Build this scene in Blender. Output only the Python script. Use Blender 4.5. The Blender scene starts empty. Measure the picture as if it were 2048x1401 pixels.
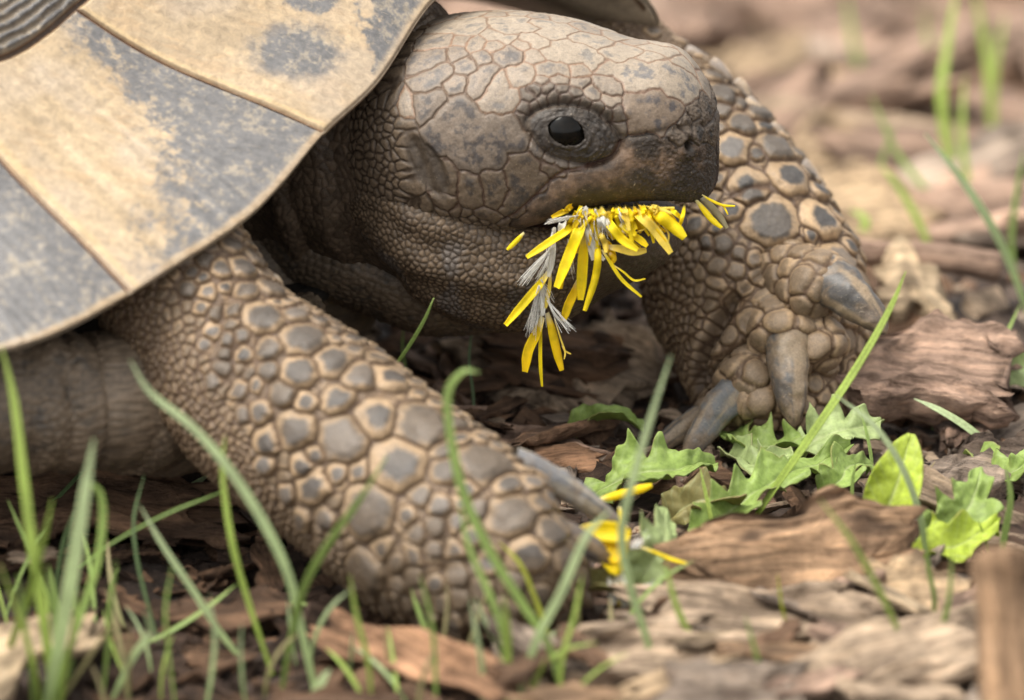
import bpy, math, random, zlib
import numpy as np
from mathutils import Vector, Matrix
from mathutils.bvhtree import BVHTree

# ------------------------------------------------------------------ camera, sky, sun, exposure
# All modelling numbers are centimetres; U turns them into metres. z = 0 is the ground.
U = 0.01
PITCH = math.radians(20.0)
DIST = 100.0                    # camera to the plane of focus (cm)
SPX = 0.0075                    # cm per photograph pixel (2048 wide) at the plane of focus
C0 = np.array([0.0, 0.0, 1.45]) # point on the picture's centre line at the plane of focus
RT = np.array([1.0, 0.0, 0.0])
FW = np.array([0.0, math.cos(PITCH), -math.sin(PITCH)])
UP = np.array([0.0, math.sin(PITCH), math.cos(PITCH)])
CAM = C0 - FW * DIST

scene = bpy.context.scene
COL = scene.collection
cam_d = bpy.data.cameras.new("camera")
cam = bpy.data.objects.new("camera", cam_d)
COL.objects.link(cam)
cam.location = Vector(CAM * U)
cam.rotation_euler = (math.radians(90) - PITCH, 0, 0)
cam_d.sensor_width = 36.0
cam_d.lens = 18.0 / (1024 * SPX / DIST)
cam_d.clip_start = 0.05
cam_d.clip_end = 100.0
cam_d.dof.use_dof = True
cam_d.dof.focus_distance = (DIST - 1.9) * U
cam_d.dof.aperture_fstop = cam_d.lens / 16.5
cam_d.dof.aperture_blades = 0
scene.camera = cam

SUN_EL, SUN_AZ = math.radians(66), math.radians(-112)   # azimuth from +Y towards +X
world = bpy.data.worlds.new("World")
scene.world = world
world.use_nodes = True
wn = world.node_tree
wn.nodes.clear()
sky = wn.nodes.new("ShaderNodeTexSky")
sky.sky_type = 'NISHITA'
sky.sun_disc = False
sky.sun_elevation = SUN_EL
sky.sun_rotation = SUN_AZ
sky.dust_density = 4.0
hsv = wn.nodes.new("ShaderNodeHueSaturation")      # thin overcast: the blue is mostly washed out
hsv.inputs['Saturation'].default_value = 0.04
bg = wn.nodes.new("ShaderNodeBackground")
bg.inputs['Strength'].default_value = 0.15
wo = wn.nodes.new("ShaderNodeOutputWorld")
wn.links.new(sky.outputs[0], hsv.inputs['Color'])
wn.links.new(hsv.outputs[0], bg.inputs['Color'])
wn.links.new(bg.outputs[0], wo.inputs['Surface'])

sun_d = bpy.data.lights.new("sun", 'SUN')
sun_d.energy = 1.45
sun_d.angle = math.radians(36)
sun_d.color = (1.0, 0.91, 0.76)
sun = bpy.data.objects.new("sun", sun_d)
COL.objects.link(sun)
sd = Vector((math.sin(SUN_AZ) * math.cos(SUN_EL), math.cos(SUN_AZ) * math.cos(SUN_EL), math.sin(SUN_EL)))
sun.rotation_euler = sd.to_track_quat('Z', 'Y').to_euler()
sun.location = sd * 3

scene.view_settings.view_transform = 'Standard'
scene.view_settings.look = 'None'
scene.view_settings.exposure = 1.08
scene.view_settings.gamma = 1.0
scene.view_settings.use_curve_mapping = False
scene.render.engine = 'CYCLES'
scene.cycles.use_denoising = True
scene.cycles.max_bounces = 6
scene.cycles.transparent_max_bounces = 8
scene.render.film_transparent = False

# ------------------------------------------------------------------ helpers
def P(px, py, d):
    """photograph pixel + distance behind (+) or before (-) the plane of focus -> point in cm"""
    m = (DIST + d) / DIST
    return CAM + FW * (DIST + d) + RT * ((px - 1024) * SPX * m) + UP * ((700.5 - py) * SPX * m)

def terrain(y):
    """the ground falls away gently behind the tortoise"""
    return -.15*np.clip(np.asarray(y, float)-5.0, 0, 45)*(1-np.exp(-np.clip(np.asarray(y, float)-5.0, 0, 45)/4))

def G(px, py, z=0.0):
    """photograph pixel -> point at height z (cm) over the ground"""
    r = FW * DIST + RT * ((px - 1024) * SPX) + UP * ((700.5 - py) * SPX)
    zz = z
    for _ in range(40):
        p = CAM + r * ((zz - CAM[2]) / r[2])
        zz = z + float(terrain(p[1]))
    return p

def catmull(ctrl, n, closed=False, ts=None):
    c = np.asarray(ctrl, float)
    if c.ndim == 1: c = c[:, None]
    k = len(c)
    if closed:
        t = np.linspace(0, k, n, endpoint=False) if ts is None else np.asarray(ts)
        i = np.floor(t).astype(int); f = (t - i)[:, None]
        p0, p1, p2, p3 = c[(i-1) % k], c[i % k], c[(i+1) % k], c[(i+2) % k]
    else:
        t = np.linspace(0, k-1, n) if ts is None else np.asarray(ts)
        i = np.clip(np.floor(t).astype(int), 0, k-2); f = (t - i)[:, None]
        e = np.vstack([2*c[0]-c[1], c, 2*c[-1]-c[-2]])
        p0, p1, p2, p3 = e[i], e[i+1], e[i+2], e[i+3]
    r = 0.5*((2*p1) + (-p0+p2)*f + (2*p0-5*p1+4*p2-p3)*f*f + (-p0+3*p1-3*p2+p3)*f**3)
    return r

def prof(xs, ys, x):
    """smooth interpolation through knots"""
    xs = np.asarray(xs, float); ys = np.asarray(ys, float)
    d = np.gradient(ys, xs)
    i = np.clip(np.searchsorted(xs, x) - 1, 0, len(xs) - 2)
    h = xs[i+1] - xs[i]; t = np.clip((x - xs[i]) / h, 0, 1)
    return ((2*t**3-3*t**2+1)*ys[i] + (t**3-2*t**2+t)*h*d[i] + (-2*t**3+3*t**2)*ys[i+1] + (t**3-t**2)*h*d[i+1])

def sm(a, b, x):
    t = np.clip((x - a) / (b - a), 0, 1)
    return t*t*(3-2*t)

def hash3(i, j, k, seed):
    h = (i.astype(np.uint32)*np.uint32(374761393) + j.astype(np.uint32)*np.uint32(668265263)
         + k.astype(np.uint32)*np.uint32(2147483647) + np.uint32(seed*144665 % 4294967291))
    h = (h ^ (h >> np.uint32(13))) * np.uint32(1274126177)
    h = (h ^ (h >> np.uint32(16))) * np.uint32(2246822519)
    return ((h ^ (h >> np.uint32(15))) & np.uint32(0xFFFFFF)).astype(np.float32) / 16777215.0

def vnoise(p, freq=1.0, seed=0):
    q = np.asarray(p, np.float32) * np.asarray(freq, np.float32) + 1000.0
    b = np.floor(q).astype(np.int64); f = q - b; f = f*f*(3-2*f)
    r = 0
    for dx in (0, 1):
        wx = f[..., 0] if dx else 1-f[..., 0]
        for dy in (0, 1):
            wy = f[..., 1] if dy else 1-f[..., 1]
            for dz in (0, 1):
                wz = f[..., 2] if dz else 1-f[..., 2]
                r = r + wx*wy*wz*hash3(b[..., 0]+dx, b[..., 1]+dy, b[..., 2]+dz, seed)
    return r

def fbm(p, freq=1.0, oct=4, seed=0, gain=0.5):
    p = np.asarray(p, np.float32); a = 1.0; s = 0.0; r = 0.0; fr = np.asarray(freq, np.float32)
    for o in range(oct):
        r = r + a*vnoise(p, fr*(2.03**o), seed+o*17); s += a; a *= gain
    return r/s

def norm(v):
    return v / (np.linalg.norm(v, axis=-1, keepdims=True) + 1e-12)

def grid_normals(V, closed_v=True, out_from=None):
    du = np.gradient(V, axis=0)
    dv = (np.roll(V, -1, 1) - np.roll(V, 1, 1)) if closed_v else np.gradient(V, axis=1)
    n = norm(np.cross(du, dv))
    if out_from is not None:
        s = np.sign(np.sum(n*(V-out_from)))
        n = n*s
    return n

def grid_faces(nu, nv, closed_v=False, off=0, flip=False):
    i = np.arange(nu-1)[:, None]
    j = np.arange(nv if closed_v else nv-1)[None, :]
    j2 = (j+1) % nv
    q = np.stack([i*nv+j, (i+1)*nv+j, (i+1)*nv+j2, i*nv+j2], -1).reshape(-1, 4) + off
    return q[:, ::-1] if flip else q

def mesh_from(name, V, F, attrs=None, mats=None, mat_idx=None, smooth=True):
    """V (n,3) cm, F (m,4) quads (or (m,3)); attrs name->(n,) or (n,3)"""
    V = np.asarray(V, np.float32).reshape(-1, 3) * U
    F = np.asarray(F, np.int32)
    me = bpy.data.meshes.new(name)
    me.vertices.add(len(V)); me.vertices.foreach_set("co", V.ravel())
    k = F.shape[1]
    me.loops.add(F.size); me.loops.foreach_set("vertex_index", F.ravel())
    me.polygons.add(len(F))
    me.polygons.foreach_set("loop_start", np.arange(0, F.size, k, dtype=np.int32))
    me.polygons.foreach_set("loop_total", np.full(len(F), k, np.int32))
    me.polygons.foreach_set("use_smooth", np.full(len(F), smooth, bool))
    if mats:
        for m in mats: me.materials.append(m)
    if mat_idx is not None:
        me.polygons.foreach_set("material_index", np.asarray(mat_idx, np.int32))
    for n, a in (attrs or {}).items():
        a = np.asarray(a, np.float32)
        if a.ndim == 1:
            at = me.attributes.new(n, 'FLOAT', 'POINT'); at.data.foreach_set("value", a)
        else:
            at = me.attributes.new(n, 'FLOAT_COLOR', 'POINT')
            at.data.foreach_set("color", np.hstack([a[:, :3], np.ones((len(a), 1), np.float32)]).ravel())
    me.update(calc_edges=True)
    me.validate()
    return me

def obj(name, me, parent=None, **tags):
    o = bpy.data.objects.new(name, me)
    COL.objects.link(o)
    if parent is not None: o.parent = parent
    for k, v in tags.items(): o[k] = v
    return o

def empty(name, loc_cm, **tags):
    o = bpy.data.objects.new(name, None)
    o.empty_display_size = 0.01
    COL.objects.link(o)
    o.location = Vector(np.asarray(loc_cm) * U)
    for k, v in tags.items(): o[k] = v
    return o

def put(o, base):
    """child of an Empty: geometry is in world cm, so undo the Empty's offset"""
    o.matrix_parent_inverse = Matrix.Translation(-Vector(base.location))
    return o

def recentre(V):
    """move a mesh's vertices so that the object's origin sits at its base"""
    c = np.array([V[:, 0].mean(), V[:, 1].mean(), V[:, 2].min()])
    return V - c, c

# ------------------------------------------------------------------ node materials
def new_mat(name):
    m = bpy.data.materials.new(name); m.use_nodes = True
    nt = m.node_tree; nt.nodes.clear()
    out = nt.nodes.new("ShaderNodeOutputMaterial")
    b = nt.nodes.new("ShaderNodeBsdfPrincipled")
    nt.links.new(b.outputs[0], out.inputs[0])
    return m, nt, b, out

def N(nt, t, **kw):
    n = nt.nodes.new(t)
    for k, v in kw.items():
        if k.startswith('i_'):
            key = k[2:].replace('_', ' ')
            n.inputs[key].default_value = v
        else: setattr(n, k, v)
    return n

def noise_node(nt, scale, detail=4, rough=0.55, vec=None, dist=0.0):
    n = N(nt, "ShaderNodeTexNoise"); n.inputs['Scale'].default_value = scale
    n.inputs['Detail'].default_value = detail; n.inputs['Roughness'].default_value = rough
    n.inputs['Distortion'].default_value = dist
    if vec is not None: nt.links.new(vec, n.inputs['Vector'])
    return n

def ramp(nt, fac, stops):
    r = N(nt, "ShaderNodeValToRGB")
    e = r.color_ramp.elements
    while len(e) < len(stops): e.new(0.5)
    for k, (p, c) in enumerate(stops):
        e[k].position = p
        e[k].color = (*c, 1) if len(c) == 3 else c
    nt.links.new(fac, r.inputs[0])
    return r

def mixc(nt, fac, a, b, blend='MIX'):
    m = N(nt, "ShaderNodeMix", data_type='RGBA', blend_type=blend)
    for sock, v in ((m.inputs[0], fac), (m.inputs[6], a), (m.inputs[7], b)):
        if isinstance(v, (int, float)): sock.default_value = v
        elif isinstance(v, tuple): sock.default_value = (*v, 1)
        else: nt.links.new(v, sock)
    return m.outputs[2]

def bump(nt, b, height, strength, dist, normal=None):
    n = N(nt, "ShaderNodeBump"); n.inputs['Strength'].default_value = strength
    n.inputs['Distance'].default_value = dist
    nt.links.new(height, n.inputs['Height'])
    if normal is not None: nt.links.new(normal, n.inputs['Normal'])
    nt.links.new(n.outputs[0], b.inputs['Normal'])
    return n.outputs[0]

def coords(nt):
    return N(nt, "ShaderNodeTexCoord").outputs['Object']

def attr(nt, name):
    return N(nt, "ShaderNodeAttribute", attribute_name=name)
# ------------------------------------------------------------------ materials of the tortoise
def skin_material():
    m, nt, b, out = new_mat("tortoise_skin")
    co = coords(nt)
    c = attr(nt, "col").outputs['Color']
    n1 = noise_node(nt, 1400, 6, 0.65, co)
    n2 = noise_node(nt, 5200, 4, 0.6, co)
    r1 = ramp(nt, n1.outputs['Fac'], [(0.28, (0.72, 0.70, 0.68)), (0.52, (1, 1, 1)), (0.75, (1.22, 1.18, 1.12))])
    c1 = mixc(nt, 1.0, c, r1.outputs[0], 'MULTIPLY')
    r2 = ramp(nt, n2.outputs['Fac'], [(0.30, (0.70, 0.68, 0.66)), (0.55, (1, 1, 1)), (0.72, (1.25, 1.22, 1.18))])
    c2 = mixc(nt, 0.8, c1, r2.outputs[0], 'MULTIPLY')
    # dry soil dust caught as small flecks
    n3 = noise_node(nt, 2300, 7, 0.75, co)
    fl = ramp(nt, n3.outputs['Fac'], [(0.60, (0, 0, 0)), (0.70, (1, 1, 1))])
    dust = attr(nt, "dust").outputs['Fac']
    mu = N(nt, "ShaderNodeMath", operation='MULTIPLY')
    nt.links.new(fl.outputs[0], mu.inputs[0]); nt.links.new(dust, mu.inputs[1])
    c3 = mixc(nt, mu.outputs[0], c2, (0.40, 0.31, 0.20))
    nt.links.new(c3, b.inputs['Base Color'])
    rr = ramp(nt, n1.outputs['Fac'], [(0.3, (0.36,)*3), (0.7, (0.58,)*3)])
    nt.links.new(rr.outputs[0], b.inputs['Roughness'])
    b.inputs['Specular IOR Level'].default_value = 0.4
    ad = N(nt, "ShaderNodeMath", operation='ADD')
    nt.links.new(n2.outputs['Fac'], ad.inputs[0]); nt.links.new(n1.outputs['Fac'], ad.inputs[1])
    bump(nt, b, ad.outputs[0], 0.55, 0.00012)
    return m

def horn_material(name, rough=0.42, streak=(1, 1, 1), scale=900):
    """shell scutes and claws: pigment in 'col', fibrous wear and scratches on top"""
    m, nt, b, out = new_mat(name)
    co = coords(nt)
    c = attr(nt, "col").outputs['Color']
    n1 = noise_node(nt, scale, 7, 0.7, co, 0.6)
    r1 = ramp(nt, n1.outputs['Fac'], [(0.30, (0.70, 0.69, 0.68)), (0.5, (1, 1, 1)), (0.70, (1.30, 1.27, 1.22))])
    c1 = mixc(nt, 1.0, c, r1.outputs[0], 'MULTIPLY')
    mp = N(nt, "ShaderNodeMapping"); mp.inputs['Rotation'].default_value = (0.2, 0.4, 0.9)
    mp.inputs['Scale'].default_value = (1, 9, 3)
    nt.links.new(co, mp.inputs['Vector'])
    n2 = noise_node(nt, 520, 5, 0.65, mp.outputs[0], 1.2)
    sc = ramp(nt, n2.outputs['Fac'], [(0.60, (0, 0, 0)), (0.68, (1, 1, 1))])
    mf = N(nt, "ShaderNodeMath", operation='MULTIPLY'); mf.inputs[1].default_value = 0.42
    nt.links.new(sc.outputs[0], mf.inputs[0])
    c2 = mixc(nt, mf.outputs[0], c1, (0.50, 0.42, 0.31))
    nt.links.new(c2, b.inputs['Base Color'])
    b.inputs['Roughness'].default_value = rough
    b.inputs['Specular IOR Level'].default_value = 0.45
    ad = N(nt, "ShaderNodeMath", operation='ADD')
    nt.links.new(n1.outputs['Fac'], ad.inputs[0]); nt.links.new(n2.outputs['Fac'], ad.inputs[1])
    bump(nt, b, ad.outputs[0], 0.35, 0.00012)
    return m

M_SKIN = skin_material()
M_SCUTE = horn_material("scute_horn", 0.46)
M_CLAW = horn_material("claw_horn", 0.38, scale=2600)
M_EYE, _nt, _b, _o = new_mat("eye_cornea")
_co = coords(_nt)
_n = noise_node(_nt, 900, 3, 0.5, _co)
_r = ramp(_nt, _n.outputs['Fac'], [(0.35, (0.002, 0.002, 0.0018)), (0.75, (0.008, 0.006, 0.004))])
_nt.links.new(_r.outputs[0], _b.inputs['Base Color'])
_b.inputs['Roughness'].default_value = 0.03
_b.inputs['Specular IOR Level'].default_value = 0.33
_b.inputs['IOR'].default_value = 1.38

# ------------------------------------------------------------------ tortoise: scale pattern tools
def seeds_from_px(bvh, lst):
    out = []
    for px, py in lst:
        d = FW * DIST + RT * ((px - 1024) * SPX) + UP * ((700.5 - py) * SPX)
        hit = bvh.ray_cast(Vector(CAM), Vector(d).normalized())
        out.append(np.array(hit[0]) if hit[0] is not None else None)
    return out

def bvh_of(V, closed=True, su=6, sv=6):
    W = V[::su, ::sv] if (V.shape[0]-1) % su == 0 else np.concatenate([V[::su, ::sv], V[-1:, ::sv]], 0)
    F = grid_faces(W.shape[0], W.shape[1], closed)
    return BVHTree.FromPolygons([tuple(p) for p in W.reshape(-1, 3)], [tuple(int(i) for i in f) for f in F])

def dart(cand, rad, have, have_r, rng, limit=6000, slack=0.85):
    """fill a surface with points no closer than their own radii"""
    n0 = len(have)
    cap = n0 + limit
    S = np.zeros((cap, 3), np.float32); R = np.zeros(cap, np.float32)
    if n0: S[:n0] = have; R[:n0] = have_r
    n = n0
    for k in rng.permutation(len(cand)):
        if n >= cap: break
        p = cand[k]; r = rad[k]
        d = S[:n] - p
        if n == 0 or np.all(np.einsum('ij,ij->i', d, d) > ((R[:n] + r)*slack)**2):
            S[n] = p; R[n] = r; n += 1
    return S[n0:n], R[n0:n]

def voronoi(V, S, W, I, chunk_rows=6):
    """additively weighted cells: F1, edge distance, index of nearest seed. V is a (nu,nv,3) grid"""
    nu, nv, _ = V.shape
    edge = np.zeros((nu, nv), np.float32); near = np.zeros((nu, nv), np.int32); d1 = np.zeros((nu, nv), np.float32)
    S = S.astype(np.float32); W = W.astype(np.float32)
    wmax = W.max()
    for r0 in range(0, nu, chunk_rows):
        for c0 in range(0, nv, 60):
            blk = V[r0:r0+chunk_rows, c0:c0+60].reshape(-1, 3).astype(np.float32)
            c = blk.mean(0); rb = np.sqrt(((blk-c)**2).sum(1).max())
            dc = np.sqrt(((S-c)**2).sum(1)) - W
            o = np.sort(dc)[min(10, len(dc)-1)]
            sel = np.where(dc < o + 2*rb + 0.12)[0]
            D = np.sqrt(((blk[:, None]-S[sel][None])**2).sum(2)) - W[sel][None]
            a = D.argmin(1)
            f1 = D[np.arange(len(a)), a]
            ids = I[sel]
            D2 = np.where(ids[None] == ids[a][:, None], 1e9, D)
            f2 = D2.min(1)
            sh = V[r0:r0+chunk_rows, c0:c0+60].shape[:2]
            edge[r0:r0+chunk_rows, c0:c0+60] = np.minimum((f2-f1)*0.5, 1.0).reshape(sh)
            near[r0:r0+chunk_rows, c0:c0+60] = sel[a].reshape(sh)
            d1[r0:r0+chunk_rows, c0:c0+60] = (f1 + W[sel[a]]).reshape(sh)
    return d1, edge, near

def polyline_dist(V, pts):
    """distance of every grid vertex to a polyline, and the parameter along it"""
    Q = V.reshape(-1, 3).astype(np.float32)
    best = np.full(len(Q), 1e9, np.float32); par = np.zeros(len(Q), np.float32)
    for k in range(len(pts)-1):
        a, b = np.asarray(pts[k], np.float32), np.asarray(pts[k+1], np.float32)
        ab = b-a
        t = np.clip(((Q-a) @ ab) / (ab @ ab + 1e-9), 0, 1)
        d = np.sqrt(((Q - a - t[:, None]*ab)**2).sum(1))
        w = d < best
        best = np.where(w, d, best); par = np.where(w, (k+t)/(len(pts)-1), par)
    return best.reshape(V.shape[:2]), par.reshape(V.shape[:2])

def resample_sections(dense, nv, weight):
    """dense (nu,m,3) closed sections -> (nu,nv,3) by weighted arc length"""
    nu = dense.shape[0]
    out = np.zeros((nu, nv, 3))
    for i in range(nu):
        c = np.vstack([dense[i], dense[i, :1]])
        w = np.append(weight[i], weight[i, 0]) if weight.ndim == 2 else np.append(weight, weight[0])
        s = np.concatenate([[0], np.cumsum(np.linalg.norm(np.diff(c, axis=0), axis=1)*0.5*(w[1:]+w[:-1]) + 1e-9)])
        t = np.linspace(0, s[-1], nv, endpoint=False)
        for k in range(3): out[i, :, k] = np.interp(t, s, c[:, k])
    return out

# ------------------------------------------------------------------ tortoise: head
YAW = math.radians(10)
HX = np.array([math.cos(YAW), -math.sin(YAW), 0.0])      # along the head, towards the snout
HL = np.array([-math.sin(YAW), -math.cos(YAW), 0.0])     # sideways, towards the camera's side
HZ = np.array([0, 0, 1.0])
def HW(a, l, z): return C0 + np.multiply.outer(a, HX) + np.multiply.outer(l, HL) + np.multiply.outer(z, HZ)

def head_loft(a, w, zt, zb, zc, eu, el, nv, expo_w=None):
    """superellipse sections; eu/el exponents of the upper and lower half"""
    m = 900
    th = np.linspace(-math.pi, math.pi, m, endpoint=False)
    cs, sn = np.cos(th), np.sin(th)
    D = np.zeros((len(a), m, 3))
    for i in range(len(a)):
        e = np.where(sn >= 0, eu[i], el[i])
        l = w[i]*np.sign(cs)*np.abs(cs)**(2/e)
        z = zc[i] + np.where(sn >= 0, zt[i]-zc[i], zc[i]-zb[i])*np.sign(sn)*np.abs(sn)**(2/e)
        D[i] = HW(np.full(m, a[i]), l, z)
    wt = np.where(cs > -0.15, 1.0, 0.45)
    wt = np.tile(wt, (len(a), 1))
    return resample_sections(D, nv, wt)

nA, nT = 620, 620
# cranium and upper beak
AC, AE = 1.95, 3.07
aa = np.concatenate([np.linspace(-2.4, AC, 470, endpoint=False), AC + (AE-AC)*np.sin(np.linspace(0, math.pi/2, 150))**0.9])
K = [-2.4, -1.8, -1.2, -0.5, 0.2, 0.8, 1.3, 1.7, 2.1, 2.5, 2.8, 3.3]
zt = prof(K, [4.35, 4.80, 5.02, 5.15, 5.17, 5.10, 4.98, 4.88, 4.86, 4.88, 4.80, 4.70], aa)
wd = prof(K, [1.05, 1.62, 1.90, 1.92, 1.84, 1.72, 1.56, 1.43, 1.32, 1.22, 1.14, 1.05], aa)
zb = prof(K, [2.10, 2.05, 2.10, 2.12, 2.22, 2.46, 2.64, 2.73, 2.77, 2.74, 2.64, 2.50], aa)
zc = prof(K, [3.35, 3.35, 3.35, 3.40, 3.50, 3.60, 3.62, 3.60, 3.55, 3.50, 3.50, 3.50], aa)
q = np.clip((aa-AC)/(AE-AC), 0, 1)
kt = (1-q**2.25)**(1/2.25); kb = (1-q**7)**(1/7); kw = (1-q**2.5)**(1/2.5)
zcc = zc
zt = zcc + (zt-zcc)*kt; zb = zcc - (zcc-zb)*kb; wd = wd*kw
eu = np.full(len(aa), 2.35); el = prof(K, [2.4, 2.4, 2.5, 2.8, 3.4, 4.2, 4.6, 4.6, 4.4, 4.2, 4.0, 4.0], aa)
HV = head_loft(aa, wd, zt, zb, zc, eu, el, nT)
HN = grid_normals(HV, True, HW(np.zeros(1), np.zeros(1), np.array([3.6]))[0])

def crop1(x, y): return (740 + x/2.7676, y/2.7676)

# plates of the head, read off the photograph; several points may belong to one plate
PLATES = [
 # tone, bulge, points in the enlarged crop
 ('temple', .020, [(300,585),(350,560)]),
 ('temple', .020, [(430,640),(560,640),(680,700),(520,760),(640,820),(780,770),(560,890),(690,890),(470,700),(400,720),(800,690),(830,800),(500,580)]),
 ('grey', .018, [(350,430),(390,400),(330,460)]), ('grey', .018, [(480,470)]), ('grey', .018, [(615,440),(650,400),(590,490)]),
 ('pale', .018, [(700,490),(720,560),(660,560),(780,560),(730,450)]),
 ('grey', .018, [(535,365)]), ('grey', .016, [(620,325)]), ('grey', .018, [(730,310),(800,310),(770,280)]),
 ('pale', .018, [(800,430),(880,390),(860,430)]), ('pale', .012, [(690,250)]), ('pale', .012, [(585,240)]), ('grey', .014, [(470,290)]),
 ('grey', .014, [(380,310),(330,340)]), ('pale', .012, [(500,225)]), ('pale', .012, [(400,230)]),
 ('pale', .016, [(1000,390),(1070,395),(950,385)]), ('pale', .012, [(910,320)]), ('pale', .012, [(830,245)]), ('pale', .012, [(1150,395)]),
 ('crown', .014, [(1120,320),(1000,290),(1240,345),(1060,260),(1180,290)]), ('crown', .010, [(940,240),(880,220)]),
 ('crown', .012, [(480,150),(600,130),(540,170)]), ('crown', .012, [(700,120),(820,110),(760,170),(860,150)]),
 ('crown', .012, [(950,130),(1080,160),(1000,190)]), ('crown', .012, [(1180,210),(1260,240)]), ('crown', .010, [(690,200),(760,215)]),
 ('snouttop', .016, [(1400,410),(1550,420),(1690,480),(1460,470),(1600,360),(1740,420),(1500,370),(1300,385),(1760,520)]),
 ('crown', .012, [(1550,265),(1650,290)]), ('crown', .012, [(1440,280),(1340,290)]), ('crown', .012, [(1720,340),(1560,320)]),
 ('brow', .035, [(950,455)]), ('brow', .035, [(1050,450)]), ('brow', .04, [(1160,460)]), ('brow', .04, [(1300,460),(1345,490)]),
 ('brow', .035, [(1225,525)]), ('brow', .03, [(1330,575)]),
 ('browd', .03, [(885,545)]), ('browd', .03, [(925,512)]), ('browd', .03, [(985,505)]), ('browd', .03, [(1060,505)]), ('browd', .03, [(1130,530)]),
 ('browd', .03, [(1180,580)]), ('browd', .03, [(1245,615)]), ('browd', .03, [(1310,650)]), ('browd', .03, [(1370,640)]), ('browd', .02, [(1370,720)]),
 ('browd', .02, [(905,585)]), ('browd', .02, [(955,555)]), ('browd', .02, [(1015,545)]), ('browd', .02, [(1080,548)]), ('browd', .02, [(1135,575)]), ('browd', .02, [(1195,630)]), ('browd', .02, [(1250,680)]), ('browd', .02, [(1310,715)]), ('browd', .02, [(860,600)]), ('browd', .02, [(850,660)]),
 ('loreal', .02, [(1450,610),(1550,640),(1650,650),(1480,700),(1590,700),(1460,560),(1580,580),(1690,620)]),
 ('nose', .03, [(1800,620)]), ('nose', .025, [(1860,640)]), ('nose', .025, [(1750,690)]), ('nose', .025, [(1820,720)]), ('nose', .02, [(1880,740)]), ('nose', .02, [(1700,760)]),
 ('beak', .012, [(1500,900),(1700,950),(1300,1050),(1600,1060),(1800,1050),(1200,1080),(1100,1110),(1400,860),(1550,800),(960,1150),(1150,1000),(1250,970),
                 (1050,1040),(1820,920),(1750,850),(1650,820),(1450,1000),(1480,800),(870,1230),(940,1230),(800,1250),(1000,1180),(1300,920),(1860,850)]),
 ('cheek', .022, [(800,950),(900,930),(850,1050),(770,1130),(950,1000),(840,900),(820,1000),(880,890),(770,1170)]),
 ('cheek', .028, [(690,1050),(690,1000),(705,1110)]), ('cheek', .05, [(555,1060),(560,1120),(530,1020)]), ('cheek', .03, [(640,1200),(690,1215),(600,1190)]),
 ('cheek', .02, [(990,920),(1030,955)]), ('under', .03, [(930,830)]), ('under', .03, [(1000,890),(1060,905)]), ('under', .03, [(1150,915)]),
 ('cheek', .02, [(450,1010)]),
 ('cheek', .03, [(470,1180)]), ('cheek', .03, [(430,1150)]),
]
TONES = {  # base, blotch, amount, crease, dust
 'temple': ((.215,.168,.128), (.105,.090,.083), .52, (.10,.065,.042), .35),
 'grey':   ((.29,.232,.18), (.165,.148,.138), .60, (.13,.078,.048), .25),
 'pale':   ((.345,.280,.215), (.20,.178,.160), .46, (.22,.13,.08), .2),
 'crown':  ((.385,.318,.245), (.275,.245,.212), .46, (.20,.13,.085), .3),
 'snouttop': ((.36,.295,.225), (.205,.19,.182), .44, (.20,.12,.08), .3),
 'brow':   ((.33,.268,.208), (.18,.162,.15), .44, (.14,.085,.055), .3),
 'browd':  ((.21,.168,.13), (.085,.075,.07), .55, (.09,.06,.045), .5),
 'loreal': ((.235,.175,.125), (.11,.095,.092), .42, (.13,.075,.05), .5),
 'nose':   ((.12,.09,.065), (.05,.042,.036), .55, (.05,.035,.025), 1.0),
 'beak':   ((.155,.10,.062), (.045,.034,.026), .55, (.10,.06,.04), .9),
 'cheek':  ((.165,.120,.080), (.070,.057,.048), .50, (.085,.05,.033), .5),
 'under':  ((.19,.152,.12), (.10,.09,.085), .5, (.10,.065,.045), .5),
 'tymp':   ((.075,.056,.038), (.045,.037,.03), .5, (.035,.026,.02), .3),
 'fold':   ((.13,.11,.09), (.075,.07,.065), .5, (.04,.03,.022), .4),
 'grain':  ((.165,.12,.08), (.10,.085,.07), .5, (.05,.034,.023), .5),
 'neck':   ((.13,.092,.062), (.085,.066,.05), .5, (.04,.028,.02), .3),
}
TN = list(TONES)
for _t in TONES:
    _k = {'crown': .84, 'snouttop': .82, 'pale': .82, 'brow': .78, 'browd': .70, 'under': .75, 'cheek': .80, 'temple': .80, 'grey': .80, 'loreal': .80}.get(_t, .9)
    TONES[_t] = (tuple(_k*v for v in TONES[_t][0]), tuple(_k*.88*v for v in TONES[_t][1])) + TONES[_t][2:]
TARR = {k: np.array([TONES[t][i] for t in TN], np.float32) for i, k in enumerate(('base', 'blot', 'amt', 'crease', 'dust'))}

rng = np.random.default_rng(7)
bv = bvh_of(HV, True, 5, 5)
S, B, I, TT = [], [], [], []
pid = 0
for tone, bul, pts in PLATES:
    hits = [h for h in seeds_from_px(bv, [crop1(*p) for p in pts]) if h is not None]
    for mirror in (0, 1):
        for h in hits:
            if mirror:
                d = h - C0; lat = d @ HL
                if lat < 0.35: continue
                h = h - 2*lat*HL
            S.append(h); B.append(bul); I.append(pid); TT.append(TN.index(tone))
        pid += 1
S = np.array(S)
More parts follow.
